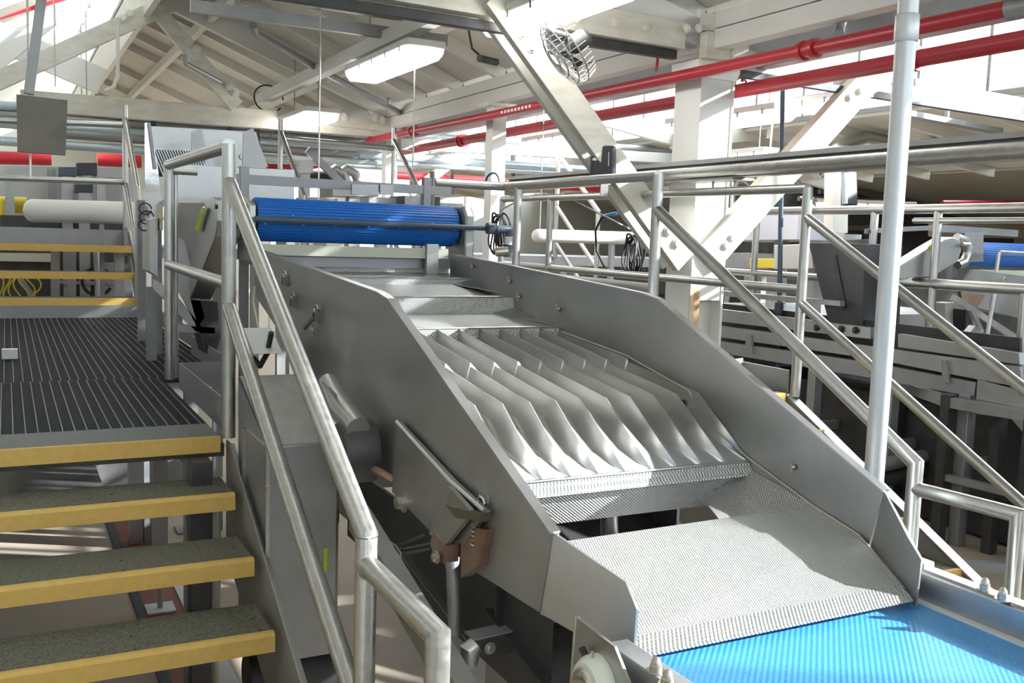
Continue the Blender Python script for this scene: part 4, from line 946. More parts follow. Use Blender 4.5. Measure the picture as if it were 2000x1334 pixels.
for i, (a, b_, r_) in enumerate((((700, 302), (1330, 345), .055), ((980, 275), (1335, 312), .05), ((1010, 290), (1335, 322), .05), ((560, 308), (1330, 352), .035), ((760, 262), (1330, 295), .045), ((880, 280), (1200, 300), .03))):
    A, B = PY(*a, 11.6), PY(*b_, 11.6)
    o = MB().tube([A, B], r_, 14).build('pale_pipe', m_bluepipe); tag(o, ('thickest long pale blue pipe passing lowest behind the slim white column', 'short pale blue pipe right of the slim column, upper of a close pair', 'short pale blue pipe right of the slim column, lower of a close pair', 'thin pale blue pipe just below the thickest one behind the slim column', 'highest long pale blue pipe behind the slim white column', 'thinnest short pale pipe ending left of the dark plastic bin')[i], 'pipe', 'pale pipes behind the slim column')
for i, (px, y0_, y1_) in enumerate(((503, 225, 300), (300, 215, 268), (882, 300, 380), (1002, 300, 345), (450, 200, 260))):
    o = MB().bar(PY(px, y0_, 12.0), PY(px, y1_, 12.0), .05, .03, (0, 1, 0)).build('pipe_hanger', m_dark); tag(o, 'black strut hanger of the far pipes ' + ('left of the far fluorescent lamp', 'above the grey hopper sheets', 'left of the slim white column', 'right of the slim white column', 'between the hopper sheets and far lamp')[i], 'hanger', 'hangers of the far pipes')
for i, (a, b_, w) in enumerate((((800, 378), (920, 290), .12), ((1340, 375), (1180, 230), .08), ((1180, 360), (1300, 250), .10))):
    o = MB().bar(PY(*a, 12.9), PY(*b_, 12.9), .08, w).build('far_brace', m_paint, smooth=False); tag(o, ('white brace leaning right just left of the slim white column', 'white brace leaning left behind the knee brace', 'white brace rising right behind the dark plastic bin')[i], 'brace', 'far white diagonal braces')
o = MB().bar(PY(840, 290, 13.5), PY(1320, 345, 13.5), .1, .22).build('far_beam', m_paint, smooth=False); tag(o, 'far white horizontal roof beam behind the pale pipes', 'beam')
# cream wall panel right of the blue roller
bx('painted_panel', 'cream painted wall panel seen behind the bent red pipe loop', 'wall panel', [(560, 300), (800, 300), (800, 400), (560, 400)], 13.8, .1, m_paint, 0)
bx('white_box', 'small white box beside the bent red pipe loop', 'box', [(585, 313), (612, 313), (612, 338), (585, 338)], 9.6, .12, m_paper)
bd = thing('bent_duct', 'pair of dark bent hoses arching behind the blue roller', 'duct', PY(675, 370, 9.7))
for dx in (0, 22): MB().tube([PY(640 + dx, 338, 9.7), PY(655 + dx, 330, 9.7), PY(672 + dx, 340, 9.7), PY(680 + dx, 365, 9.7)], .045, 12).build('hose', m_plate, bd, ang=60)
MB().tube([PY(590, 340, 9.8), PY(652, 345, 9.8)], .05, 12).build('duct', m_dark, bd)
MB().bar(PY(600, 292, 9.6), PY(682, 372, 9.6), .05, .07).build('arm', m_galv, bd)
MB().bar(PY(682, 372, 9.7), V(PY(682, 372, 9.7).x, 9.7, ZF), .06, .06, (0, 1, 0)).build('stand', m_galv, bd)
for i, (p, w, h_) in enumerate((((650, 364), 90, 20), ((790, 382), 70, 22), ((720, 384), 60, 18), ((845, 395), 60, 26), ((600, 384), 60, 14))):
    bx('equipment_box', ('grey low equipment box above the blue roller, left end', 'dark equipment box just right above the blue roller', 'grey duct box in the middle above the blue roller', 'dark box above the right end of the blue roller', 'low box against the grey hopper right edge')[i], 'box', [(p[0], p[1]), (p[0] + w, p[1] + 3), (p[0] + w, p[1] + h_), (p[0], p[1] + h_)], 8.2 + .2*i, .4, (m_galv, m_dark, m_plate, m_dark, m_steel)[i])
# black bin on the rail
bn = thing('plastic_bin', 'dark plastic bin with a white sticker clamped to the right handrail', 'bin', (X3, 4.5, .2))
c = PX(1177, 345, 3.18); 
pr_ = [(-.07, -.055), (.07, -.055), (.085, -.03), (.085, .05), (-.085, .05), (-.085, -.03)]
u_ = V(.80, -.60, 0).normalized(); w2 = V(.60, .80, 0).normalized()
def binsec(z, s): return [c + u_*(a*s) + w2*(b_*s) + V(0, 0, z) for a, b_ in pr_]
s0, s1, s2 = binsec(0, .95), binsec(.17, .85), binsec(.18, .75)
MB().add(s0 + s1 + s2, [list(range(6))] + [(i, (i+1) % 6, 6 + (i+1) % 6, 6 + i) for i in range(6)] + [(6 + i, 6 + (i+1) % 6, 12 + (i+1) % 6, 12 + i) for i in range(6)] + [list(range(12, 18))]).build('bin_body', m_black, bn, bevel=.008, smooth=False)
MB().prism([c - w2*.053 + u_*(-.060) + V(0, 0, .09), c - w2*.053 + u_*(-.034) + V(0, 0, .09), c - w2*.053 + u_*(-.034) + V(0, 0, .105), c - w2*.053 + u_*(-.060) + V(0, 0, .105)], -w2*.002).build('sticker', m_paper, bn)
MB().tube([c - w2*.055 + u_*.036 + V(0, 0, .06), c - w2*.052 + u_*.034 + V(0, 0, .14)], .003, 6).build('level_slot', m_bolt, bn)
MB().box(c + V(-.02, -.02, -.12), c + V(.03, -.01, 0)).build('bracket', m_steel, bn)
MB().bar(c + V(0, 0, -.05), V(X3, c.y + .02, c.z - .05), .03, .012).build('arm', m_steel, bn)
# second speaker-like cylinder
cyl = thing('plastic_bin', 'dark narrow bin with a pale glossy edge fixed beside the cream hanging post at right', 'bin', PX(1645, 405, 5.7))
MB().prism([PX(1642, 335, 5.7), PX(1652, 334, 5.7), PX(1654, 400, 5.7), PX(1650, 404, 5.7), PX(1641, 402, 5.7)], (.12, 0, 0)).build('body', m_black, cyl, bevel=.01)
MB().tube([PX(1648, 338, 5.66), PX(1650, 398, 5.66)], .022, 12).build('glossy_edge', m_bluepipe, cyl)
# trough beam across the right
tr_ = thing('trough_pipe', 'long brushed steel trough running in front of the white column towards the right edge', 'trough', (3.7, 4, .4))
zt = .452
MB().tube([(3.7, 7.2, zt - .01), (3.7, 1.9, zt - .01)], .044, 20).build('pipe', m_pipe2, tr_)
MB().prism([(3.64, 1.9, zt + .02), (3.78, 1.9, zt + .02), (3.78, 1.9, zt + .045), (3.64, 1.9, zt + .045)], (0, 5.3, 0)).build('channel', m_galv, tr_)
MB().box((3.74, 1.9, zt - .06), (3.80, 7.2, zt - .03)).build('lower_lip', m_pipe2, tr_)
for y in (4.55, 4.75): MB().tube([(3.8, y, zt - .05), (3.8, y, zt - .12)], .007, 8).build('hanger_bolt', m_bolt, tr_)
MB().box((3.70, 4.45, zt - .075), (3.86, 4.95, zt - .062)).build('bracket', m_galv, tr_)
tag(MB().box((3.62, 5.4, zt - .03), (3.66, 6.3, zt + .0)).build('yellow_tape', m_yellow), 'thin yellow strip on the steel trough left of the plastic bin', 'strip')
# coiled hoses
def coil(px, py, x, label, r=.11):
    o = thing('coiled_hose', label, 'hose', PX(px, py + 60, x))
    cc = PX(px, py, x)
    for i in range(7):
        pts = []
        rr = r * (1 - .04*(i % 3)); off = .014*(i - 3)
        for k in range(22):
            a = 2*pi*k/21
            pts.append(cc + V(off + .012*sin(3*a + i), rr*.62*cos(a), rr*1.15*sin(a) - .02*(i % 2)))
        MB().tube(pts, .0075, 6).build('loop', m_rubber, o)
    MB().tube([cc + V(0, 0, r*1.05), cc + V(0, 0, r*1.3), V(X3, cc.y, .28)], .006, 6).build('hook', m_galv, o)
    return o
h1 = coil(975, 455, 3.32, 'left coil of black hose hung beside the spray valve', .13)
MB().arc(PX(962, 352, 3.3) + V(0, 0, -.02), (.3, -.9, 0), (0, 0, 1), .075, .1, 3.0, .007, 14, 6).build('hose_arch', m_rubber, h1)
MB().arc(PX(960, 353, 3.3) + V(0, 0, -.02), (.3, -.9, 0), (0, 0, 1), .072, 1.4, 3.0, .011, 10, 6).build('blue_sleeve', m_bluemk, h1)
h2 = coil(1238, 495, 4.0, 'right coil of black hose with a spray gun behind the right handrail', .12)
MB().tube([PX(1180, 520, 4.0), PX(1165, 490, 4.0), PX(1163, 450, 4.0), PX(1175, 425, 4.0), PX(1205, 418, 4.0)], .009, 8).build('hose_arch', m_rubber, h2, ang=60)
MB().tube([PX(1180, 422, 4.0), PX(1205, 417, 4.0)], .014, 8).build('blue_sleeve', m_bluemk, h2)
MB().tube([PX(1228, 424, 4.0), PX(1252, 432, 4.0), PX(1262, 458, 4.0), PX(1275, 520, 4.0)], [.012, .018, .014, .010], 10).build('spray_gun', m_black, h2)
# ================================================================ right hand line
XC = 4.9
def QX(*p, d=0): return PX(p[0], p[1], XC + d)
rl = thing('transfer_conveyor', 'long pale steel conveyor frame sloping down behind the right handrails', 'conveyor', (XC, 4.5, ZF))
def band(pts, name, m, t=.05, d=0):
    MB().prism([QX(*p, d=d) for p in pts], (t, 0, 0)).build(name, m, rl, smooth=False)
band([(1385, 566), (1640, 588), (1640, 598), (1385, 576)], 'top_bar', m_steel)
band([(1390, 602), (1700, 640), (1700, 662), (1390, 626)], 'side_panel', m_steel)
band([(1388, 634), (1700, 676), (1992, 716), (1992, 762), (1909, 741), (1700, 700), (1388, 656)], 'side_panel', m_steel)
band([(1388, 664), (1700, 708), (1906, 747), (1902, 775), (1700, 738), (1388, 686)], 'bottom_channel', m_galv)
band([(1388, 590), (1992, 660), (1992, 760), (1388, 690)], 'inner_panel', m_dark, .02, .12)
band([(1754, 652), (1990, 690), (1992, 712), (1754, 678)], 'top_panel', m_steel)
band([(1909, 741), (2030, 764), (2030, 880), (1975, 818), (1905, 808)], 'end_panel', m_steel)
for a in ((1838, 702, 1846, 748), (1456, 652, 1462, 690), (1982, 715, 1988, 752)): MB().prism([QX(a[0], a[1], d=-.02), QX(a[0] + 10, a[1] + 2, d=-.02), QX(a[2] + 8, a[3], d=-.02), QX(a[2] - 6, a[3] - 2, d=-.02)], (.02, 0, 0)).build('strap', m_galv, rl)
for p in ((1594, 640), (1642, 643), (1670, 645)): MB().bolt(QX(*p, d=-.01), (-1, 0, 0), .016, .01).build('bolt', m_dark, rl)
for px, py in ((1888, 770), (1740, 745), (1590, 722), (1440, 700)):
    q = QX(px, py); MB().box((q.x - .02, q.y - .035, ZF), (q.x + .05, q.y + .035, q.z)).build('leg', m_galv, rl, bevel=.003)
    q2 = V(q.x + .9, q.y, q.z); MB().box((q2.x - .02, q2.y - .035, ZF), (q2.x + .05, q2.y + .035, q2.z)).build('leg', m_plate, rl)
    MB().box((q.x, q.y - .02, -1.25), (q2.x, q2.y + .02, -1.19)).build('cross_member', m_galv, rl)
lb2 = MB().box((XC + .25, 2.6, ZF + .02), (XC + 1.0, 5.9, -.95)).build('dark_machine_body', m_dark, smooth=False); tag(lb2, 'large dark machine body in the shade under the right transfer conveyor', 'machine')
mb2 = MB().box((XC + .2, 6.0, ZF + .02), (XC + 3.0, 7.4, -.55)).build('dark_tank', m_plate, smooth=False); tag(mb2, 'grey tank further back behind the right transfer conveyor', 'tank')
# dark chute
dc = thing('rubber_chute', 'dark grey rubber chute dropping onto the right transfer conveyor', 'chute', QX(1650, 636))
MB().prism([QX(1578, 473, d=.1), QX(1690, 476, d=.1), QX(1684, 640, d=.1), QX(1618, 630, d=.1)], (.35, 0, 0)).build('chute_body', mat('dark_rubber_sheet', (.045, .045, .05), .45, col2=(.07, .07, .075), vscale=5), dc, bevel=.006)
MB().prism([QX(1624, 500, d=.09), QX(1632, 498, d=.09), QX(1652, 600, d=.09), QX(1645, 606, d=.09)], (.01, 0, 0)).build('fold', m_dark, dc)
fo2 = thing('feed_hopper', 'pale steel hopper with a white collar above the dark rubber chute', 'hopper', QX(1690, 520, d=.5))
MB().add([QX(1590, 474, d=.5), QX(1700, 466, d=.5), QX(1700, 466, d=1.0), QX(1600, 474, d=1.0), QX(1660, 560, d=.6), QX(1694, 560, d=.6)], [(0, 1, 5, 4), (1, 2, 5), (2, 3, 4, 5), (3, 0, 4), (0, 3, 2, 1)]).build('cone', m_steel, fo2, smooth=False)
MB().lathe(QX(1662, 474, d=.6), (0, 0, 1), [(0, .07), (.06, .07)], 20).build('collar', m_paper, fo2)
# white box and sheets left of the chute
def bxx(name, label, cat, poly, x, t, m):
    ps = [PX(*p, x) for p in poly]; o = MB().prism(ps, (t, 0, 0)).build(name, m, bevel=.004, smooth=False)
    ym = sum(p.y for p in ps)/4; MB().box((x + t*.4, ym - .04, ZF), (x + t*.6, ym + .04, min(p.z for p in ps) + .02)).build('stand', m_plate, o, smooth=False)
    return tag(o, label, cat)
bxx('white_cabinet', 'bright white cabinet standing left of the dark rubber chute', 'cabinet', [(1512, 479), (1585, 476), (1588, 524), (1512, 526)], 5.6, .5, m_paint)
bxx('curved_hood', 'pale lilac sheet hood behind the white diagonal brace', 'hood', [(1405, 470), (1420, 420), (1560, 414), (1556, 468)], 6.4, .6, mat('lilac_sheet', (.60, .60, .68), .4, .3))
bxx('side_cabinet', 'low grey cabinet behind the white column base, right side', 'cabinet', [(1410, 494), (1462, 494), (1462, 525), (1408, 522)], 6.2, .4, m_galv)
bxx('operator_cabinet', 'small machine panel with dark buttons between rail posts', 'cabinet', [(1464, 505), (1508, 505), (1508, 524), (1464, 524)], 6.0, .3, m_yhose)
# dark blue drop pipe
dp = MB().tube([PX(1529, 168, 5.0), PX(1520, 735, 5.0)], .018, 12).build('drop_pipe', m_navy); tag(dp, 'thin dark blue vertical pipe right of the white column', 'pipe')
MB().lathe(PX(1521, 604, 5.0), (0, 0, 1), [(-.04, .022), (-.03, .032), (.02, .034), (.05, .030), (.055, .022)], 12).build('union', m_navy, dp)
MB().bar(PX(1516, 742, 5.0), V(PX(1516, 742, 5.0).x, PX(1516, 742, 5.0).y, ZF), .09, .05, (0, 1, 0)).build('support', m_navy, dp)
tag(MB().tube([PX(1512, 200, 5.4), PX(1502, 320, 5.4)], .007, 6).build('hanging_wire', m_paper), 'white wire beside the thin dark blue vertical pipe', 'wire')
# rails of the right hand walkway
h4 = thing('handrail', 'furthest right pipe handrail of two levels running in front of the second blue roller', 'handrail', (5.2, 4.2, ZF))
X4 = 5.2
a, b_ = PX(1395, 414, X4), PX(2060, 412, X4)
MB().tube([a, V(X4, b_.y, a.z)], .030, 16).build('top_rail', m_pipe, h4)
a2 = PX(1785, 431, X4)
MB().tube([a2, V(X4, b_.y, a2.z)], .018, 12).build('second_rail', m_pipe, h4)
m1 = PX(1700, 549, X4); m0 = PX(1385, 527, X4)
MB().tube([V(X4, m0.y, m1.z), V(X4, m1.y - .02, m1.z)], .026, 14).build('middle_rail', m_pipe, h4)
m2 = PX(1755, 550, X4)
MB().tube([V(X4, m2.y + .2, m2.z), V(X4, b_.y, m2.z)], .034, 14).build('middle_rail', m_pipe, h4)
for px, yy in ((1474, 600), (1703, 600), (1826, 600)):
    q = PX(px, 500, X4); MB().tube([V(X4, q.y, -.80), V(X4, q.y, a.z)], .026, 14).build('post', m_pipe, h4)
q = PX(1996, 650, X4); MB().tube([V(X4, q.y, -.98), V(X4, q.y, m2.z)], .028, 14).build('post', m_pipe, h4)
wkr = MB().box((X4 - .06, 2.6, -.86), (X4 + .6, 8.6, -.80)).build('walkway_deck', m_grate, smooth=False); tag(wkr, 'dark walkway deck carrying the furthest right handrail', 'walkway')
# second roller line
r2 = thing('roller_conveyor', 'second blue roller conveyor with rounded chain guard at the right edge', 'conveyor', (5.9, 4.5, -.3))
ax_ = PY(1900, 497, 4.5)
MB().lathe(ax_, (1, 0, 0), [(0, .075), (.0, .082), (.95, .082), (.96, .075)], 40).build('roller_belt', m_blue2, r2, ang=40)
for k in range(34):
    a = 2*pi*k/34; o_ = V(0, .0825*cos(a), .0825*sin(a))
    if o_.y < .04: MB().tube([ax_ + o_ + V(.01, 0, 0), ax_ + o_ + V(.94, 0, 0)], .003, 5).build('hinge_rib', m_blue2, r2)
MB().prism([PY(1884, 455, 4.38), PY(1921, 455, 4.38), PY(1921, 511, 4.38), PY(1888, 512, 4.38)], (0, .02, 0)).build('end_plate', m_steel, r2)
g_ = [PY(1752, 546, 4.33), PY(1752, 524, 4.33), PY(1815, 484, 4.33), PY(1846, 466, 4.33), PY(1862, 463, 4.33), PY(1875, 470, 4.33), PY(1879, 488, 4.33), PY(1870, 512, 4.33), PY(1834, 534, 4.33), PY(1815, 540, 4.33)]
MB().prism(g_, (0, .10, 0)).build('chain_guard', m_steel, r2, bevel=.006)
MB().tube([PY(1868, 464, 4.36), PY(1886, 472, 4.36), PY(1892, 492, 4.36), PY(1884, 512, 4.36), PY(1870, 518, 4.36)], .03, 10).build('polished_rim', m_pipe, r2, ang=60)
MB().cyl(PY(1880, 477, 4.3), PY(1894, 477, 4.3), .012, 8).build('latch', m_bolt, r2)
MB().prism([PY(1812, 484, 4.31), PY(1824, 472, 4.31), PY(1827, 478, 4.31), PY(1816, 492, 4.31)], (0, .003, 0)).build('lime_tag', m_lime, r2)
MB().tube([PY(1952, 492, 4.25), PY(2040, 497, 4.25)], .011, 10).build('spray_bar', m_pipe, r2)
MB().tube([PY(1952, 492, 4.25), PY(1944, 545, 4.25)], .013, 10).build('spray_drop', m_pipe, r2)
MB().box(ax_ + V(-.05, -.1, -.16), ax_ + V(.95, -.06, -.10)).build('cream_beam', m_cream, r2)
MB().bar(PY(1822, 445, 4.8), PY(1985, 456, 4.8), .03, .05).build('flat_rail', m_steel, r2)
MB().bar(PY(1690, 452, 4.8), PY(1822, 445, 4.8), .02, .03).build('flat_rail', m_galv, r2)
for dx in (.0, .9): MB().box(ax_ + V(dx, .15, -1.7), ax_ + V(dx + .05, .2, .1)).build('leg', m_galv, r2)
f2 = thing('vibrating_conveyor', 'second vibrating feeder with dull side plate at the right edge, below the second roller', 'conveyor', PY(1950, 640, 4.2))
MB().prism([PY(1900, 526, 4.2), PY(2060, 548, 4.2), PY(2060, 640, 4.2), PY(1986, 620, 4.2), PY(1888, 596, 4.2), PY(1876, 560, 4.2)], (0, .02, 0)).build('side_plate', m_steel, f2)
MB().prism([PY(1876, 570, 4.16), PY(1925, 576, 4.16), PY(1910, 600, 4.16), PY(1896, 606, 4.16), PY(1880, 590, 4.16)], (0, .02, 0)).build('bracket', m_copper, f2)
MB().arc(PY(1962, 548, 4.18), (1, 0, 0), (0, 0, 1), .018, 0, pi, .005, 8, 6).build('latch', m_bolt, f2)
MB().bar(PY(1896, 604, 4.12), PY(1916, 650, 4.12), .03, .03).build('spring_arm', m_steel, f2)
MB().bar(PY(1860, 580, 4.14), PY(1986, 662, 4.14), .02, .04).build('strut', m_steel, f2)
MB().prism([PY(1880, 666, 4.1), PY(1915, 670, 4.1), PY(1916, 640, 4.1), PY(1906, 636, 4.1)], (0, .05, 0)).build('foot', m_plate, f2)
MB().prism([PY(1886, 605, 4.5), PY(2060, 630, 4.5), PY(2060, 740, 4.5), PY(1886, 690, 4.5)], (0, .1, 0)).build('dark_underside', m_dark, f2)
MB().prism([PY(1846, 592, 4.6), PY(1886, 590, 4.6), PY(1886, 640, 4.6), PY(1846, 640, 4.6)], (0, .1, 0)).build('pale_panel', m_paint, f2)
MB().tube([PY(1945, 560, 4.05), PY(1925, 672, 4.05)], .014, 8).build('rod', m_pipe, f2)
MB().box(PY(1950, 690, 4.6) + V(-.4, 0, -.95), PY(1950, 690, 4.6) + V(.7, .05, 0)).build('support_frame', m_galv, f2)
# low pipework lower right
for i, (a, b_, r_, m_, lab) in enumerate((((1690, 915, ), (2040, 842), .045, m_galv, 'uppermost grey pipe low at the right edge behind the handrail'), ((1690, 944), (2040, 868), .05, m_dark, 'thick black pipe low at the right edge behind the handrail'),
                                  ((1700, 905), (1830, 895), .028, m_paint, 'short pale pipe just above the thick black pipe'), ((1930, 895), (2040, 878), .03, m_paint, 'short pale pipe end near the right edge'))):
    tag(MB().tube([PY(*a, 4.2), PY(*b_, 4.2)], r_, 14).build('floor_pipe', m_), lab, 'pipe')
tag(MB().bar(PY(1888, 1060, 4.0), PY(2010, 935, 4.0), .04, .04).build('diagonal_brace', m_galv), 'thin diagonal steel brace low at the right edge', 'brace')
tag(MB().bar(PZ(1850, 1105, -1.62), PZ(2010, 1108, -1.62), .05, .05).build('floor_bar', m_galv), 'low steel bar near the floor at the lower right', 'bar')
lf = thing('lattice_frame', 'dark upright frame with slotted posts behind the lower right handrail', 'frame', PZ(1840, 1080, ZF))
for (px, py) in ((1830, 1060), (1930, 1080), (1740, 1000), (1990, 1110)):
    q = PZ(px, py, ZF); MB().box((q.x - .03, q.y - .03, ZF), (q.x + .03, q.y + .03, -.82)).build('upright', m_dark, lf)
q1, q2 = PZ(1830, 1060, ZF), PZ(1990, 1110, ZF)
MB().bar(V(q1.x, q1.y, -.86), V(q2.x, q2.y, -.86), .05, .06).build('top_bar', m_galv, lf)
MB().bar(V(q1.x, q1.y, -1.3), V(q2.x, q2.y, -1.3), .04, .04).build('middle_bar', m_galv, lf)
MB().bar(PZ(1740, 1000, ZF) * 1 + V(0, 0, .84), V(q1.x, q1.y, -.86), .05, .06).build('top_bar', m_galv, lf)
# ================================================================ far right bay in shade
bk1 = MB().prism([PY(*p, 13.0) for p in ((-20, 322), (262, 330), (262, 452), (-20, 450))], (0, .3, 0)).build('grey_machine', m_plate, smooth=False); tag(bk1, 'grey machine front behind the long white tube at far left', 'machine')
MB().box((-.1, 13.05, ZF), (1.2, 13.25, bk1.location.z - H + .02)).build('base', m_dark, bk1)
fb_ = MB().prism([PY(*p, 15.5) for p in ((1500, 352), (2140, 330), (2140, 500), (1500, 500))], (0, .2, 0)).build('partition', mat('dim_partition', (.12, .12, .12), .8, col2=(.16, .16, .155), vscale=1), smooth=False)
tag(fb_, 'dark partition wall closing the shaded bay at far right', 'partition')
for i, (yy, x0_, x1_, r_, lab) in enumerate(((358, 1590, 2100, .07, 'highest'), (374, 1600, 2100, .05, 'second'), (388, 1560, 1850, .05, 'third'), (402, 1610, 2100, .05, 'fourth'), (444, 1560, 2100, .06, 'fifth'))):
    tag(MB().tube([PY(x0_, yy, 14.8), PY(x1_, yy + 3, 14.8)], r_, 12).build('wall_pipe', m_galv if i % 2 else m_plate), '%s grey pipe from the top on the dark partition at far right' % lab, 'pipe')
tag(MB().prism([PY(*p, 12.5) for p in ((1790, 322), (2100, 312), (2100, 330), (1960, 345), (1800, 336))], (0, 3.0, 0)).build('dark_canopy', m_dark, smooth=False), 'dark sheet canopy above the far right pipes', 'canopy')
tag(MB().prism([PY(*p, 13.0) for p in ((1838, 425), (2060, 425), (2060, 468), (1838, 462))], (0, .3, 0)).build('pale_tank', mat('stained_cream', (.50, .47, .40), .6, col2=(.62, .45, .22), var=.2, vscale=1.6), smooth=False), 'cream tank with an orange stain behind the second roller conveyor', 'tank')
for i, (a, b_, w, lab) in enumerate((((1385, 270), (1740, 238), .16, 'upper long grey beam in the right bay behind the brace'), ((1385, 320), (1800, 296), .10, 'lower long grey beam in the right bay behind the brace'))):
    tag(MB().bar(PY(*a, 9.5), PY(*b_, 9.5), .08, w).build('bay_beam', m_board, smooth=False), lab, 'beam')
tag(MB().tube([PY(1590, 340, 7.9), PY(1615, 308, 7.9), PY(1650, 280, 7.9), PY(1690, 268, 7.9), PY(1740, 280, 7.9)], .075, 14).build('bent_duct', m_pipe, ang=60), 'curved steel duct arching behind the tall grey post', 'duct')
tag(MB().tube([PY(1500, 296, 7.6), PY(1740, 288, 7.6)], .035, 10).build('duct_pipe', m_pipe), 'straight steel pipe left of the curved duct', 'pipe')
tag(MB().tube([PY(1800, 278, 7.6), PY(2060, 262, 7.6)], .035, 10).build('duct_pipe', m_pipe), 'straight steel pipe right of the tall grey post', 'pipe')
tag(MB().bar(PY(1770, 222, 6.0), PY(1950, 256, 6.0), .10, .045).build('cable_tray', m_galv, smooth=False), 'grey cable tray with a bright edge at upper right', 'tray')
tag(MB().tube([PY(1850, 205, 6.0), PY(1849, 240, 6.0)], .02, 8).build('tray_hanger', m_galv), 'short hanger of the grey cable tray', 'hanger')
for i, (px, py0, py1, y) in enumerate(((1404, 332, 420, 7.4), (1440, 335, 410, 9.6))):
    pass
MB_ = 0
sr = thing('stair_rail', 'far stair rail seen between the white column and its right brace', 'handrail', PY(1434, 400, 9.2))
MB().tube([PY(1434, 330, 9.2), V(PY(1434, 330, 9.2).x, 9.2, ZF)], .03, 10).build('post', m_pipe, sr)
MB().tube([PY(1440, 338, 9.2), PY(1475, 372, 9.2)], .03, 10).build('sloping_rail', m_pipe, sr)
sr2 = thing('stair_rail', 'far stair rail showing between the outer handrail post and hanging post', 'handrail', PY(1600, 470, 9.2))
MB().tube([PY(1545, 340, 9.2), PY(1615, 425, 9.2), V(PY(1615, 425, 9.2).x, 9.2, ZF)], .03, 10).build('sloping_rail', m_pipe, sr2)
MB().tube([PY(1530, 425, 9.2), PY(1560, 462, 9.2)], .03, 10).build('sloping_rail', m_pipe, sr2)
# ================================================================ things under the left stair
dr = MB().prism([PZ(264, 1140, ZF + .004), PZ(336, 1140, ZF + .004), PZ(440, 1345, ZF + .004), PZ(345, 1345, ZF + .004)], (0, 0, -.004)).build('drain_strip', m_drain, smooth=False)
x_l, x_r = PZ(270, 1155, ZF).x, PZ(338, 1145, ZF).x
bpy.data.objects.remove(dr)
dr = MB().box((x_l, 2.6, ZF), (x_r, 9.0, ZF + .005)).build('drain_strip', m_drain, smooth=False); tag(dr, 'reddish brown floor channel strip under the left stair', 'floor strip')
MB().box((x_r, 2.6, ZF), (x_r + .07, 9.0, ZF + .012)).build('pale_edge', m_paper, dr, smooth=False)
MB().box((x_l - .04, 2.6, ZF), (x_l, 9.0, ZF + .008)).build('dark_edge', m_dark, dr, smooth=False)
fp = thing('levelling_support', 'small levelling foot on a square pad under the left stair', 'foot', PZ(313, 1192, ZF))
q = PZ(313, 1192, ZF)
MB().box(q + V(-.06, -.06, .006), q + V(.06, .06, .014)).build('pad', m_paper, fp)
MB().cyl(q + V(0, 0, .01), q + V(0, 0, .14), .012, 10).build('screw', m_bolt, fp)
MB().box(q + V(-.03, -.03, .13), q + V(.03, .03, .98)).build('leg', m_galv, fp)
for i, (px, py, w, h_, m_, lab) in enumerate(((265, 1060, .035, -.86, m_steel, 'bright square leg left of the dark post under the stair'), (288, 1058, .02, -.86, m_galv, 'thin grey leg beside the bright square leg under the stair'), (308, 1068, .035, -.86, m_plate, 'darker square leg right of the thin leg under the stair'))):
    q = PZ(px, py, ZF); tag(MB().box(q + V(-w, -w, 0), V(q.x + w, q.y + w, h_)).build('square_post', m_, bevel=.003), lab, 'leg')
q = PZ(408, 1290, ZF)
tag(MB().box((.53, 3.30, ZF), (.60, 3.37, ZP - .06)).build('stair_post', m_dark, bevel=.003), 'thick dark post standing under the yellow platform edge', 'post')
tag(MB().tube([(.635, 3.42, ZF), (.635, 3.42, ZP - .16)], .016, 12).build('stair_conduit', m_cream), 'cream vertical conduit right of the thick dark post', 'conduit')
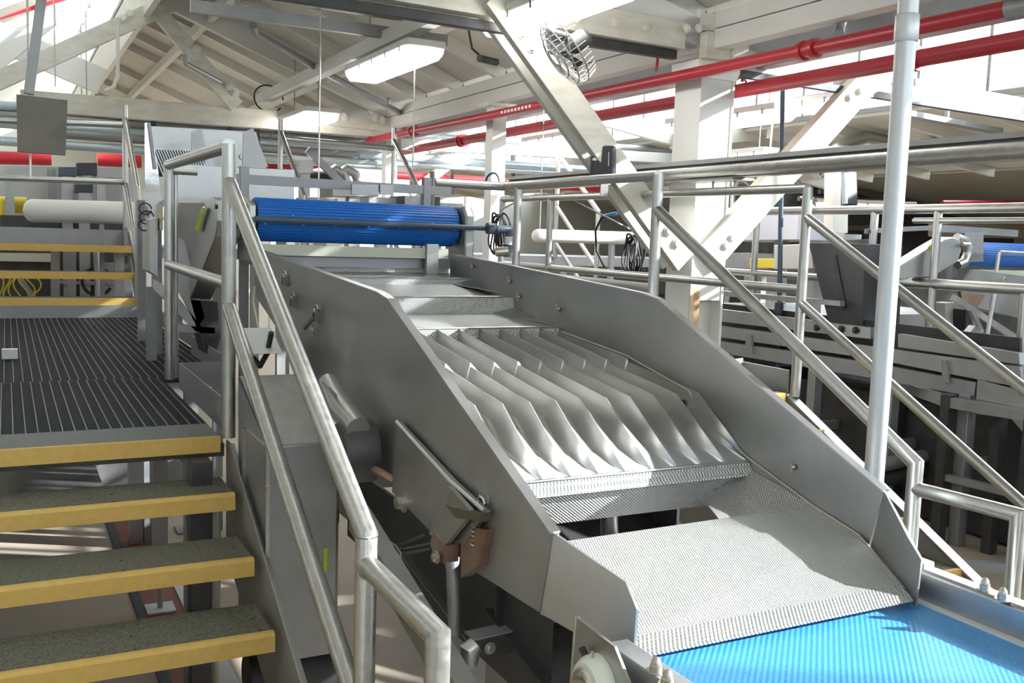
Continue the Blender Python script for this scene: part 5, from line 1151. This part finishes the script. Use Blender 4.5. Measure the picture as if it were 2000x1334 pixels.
tag(MB().bar((-1.3, 3.9, -1.30), (.66, 3.9, -1.30), .04, .05).build('tie_bar', m_galv), 'long steel tie bar crossing behind the stair treads', 'bar')
sh = MB().prism([PZ(-60, 975, -1.35), PZ(205, 958, -1.35), PZ(185, 905, -1.35), PZ(-60, 915, -1.35)], (0, 0, -.01)).build('steel_sheet', m_steel, smooth=False); tag(sh, 'shiny horizontal steel sheet below the platform seen under the top tread', 'sheet')
for (x_, y_) in ((-.2, 5.9), (.35, 5.9), (.3, 6.6)):
    pass
tag(MB().box((.35, 6.4, ZF), (1.0, 6.9, -.95)).build('floor_cabinet', m_plate, bevel=.005), 'grey floor cabinet under the grating seen between the treads', 'cabinet')
tag(MB().lathe((1.52, 2.55, ZF), (0, 0, 1), [(0, .10), (.004, .10), (.0045, .075)], 24).build('floor_drain', mat('drain_ring', (.30, .24, .17), .7)), 'round floor drain below the feeder discharge', 'drain')
# small white label block on the platform
tag(MB().prism([PX(8, 682, -.02*0 + .02), PX(8, 682, .02)] + [PX(8, 702, .02)], (.01, 0, 0)).build('x', m_paper), 'x', 'x') if 0 else None
lb_ = PZ(12, 702, ZP)
tag(MB().box(lb_ + V(-.02, -.02, .002), lb_ + V(.055, .03, .055)).build('white_block', m_paper, bevel=.003), 'small white block lying on the grating at the left edge', 'block')
ps = MB().bar(V(lb_.x - .06, lb_.y + .25, ZP), V(lb_.x - .06, lb_.y + .25, .25), .05, .05, (0, 1, 0)).build('edge_post', m_plate); tag(ps, 'dark post at the left picture edge standing on the grating', 'post')
# pale lettering patch on the upper red pipe
for k in range(9):
    y_ = 7.45 - k*.062
    MB().box((3.75 - .0385, y_, 1.035), (3.75 - .034, y_ + .035, 1.058)).build('faded_letter', m_paper, r1 if r1.get('label') else None)
# added panels under the feeder that block stray sun on stair and floor
MB().box((1.04, 1.78, -1.05), (1.05, 3.2, -.80)).build('sun_baffle', m_dark, fb)
MB().box((1.925, 2.5, -1.15), (1.935, 4.4, -.50)).build('sun_baffle', m_dark, fb)
for o in bpy.data.objects:
    if '_o' in o: del o['_o']
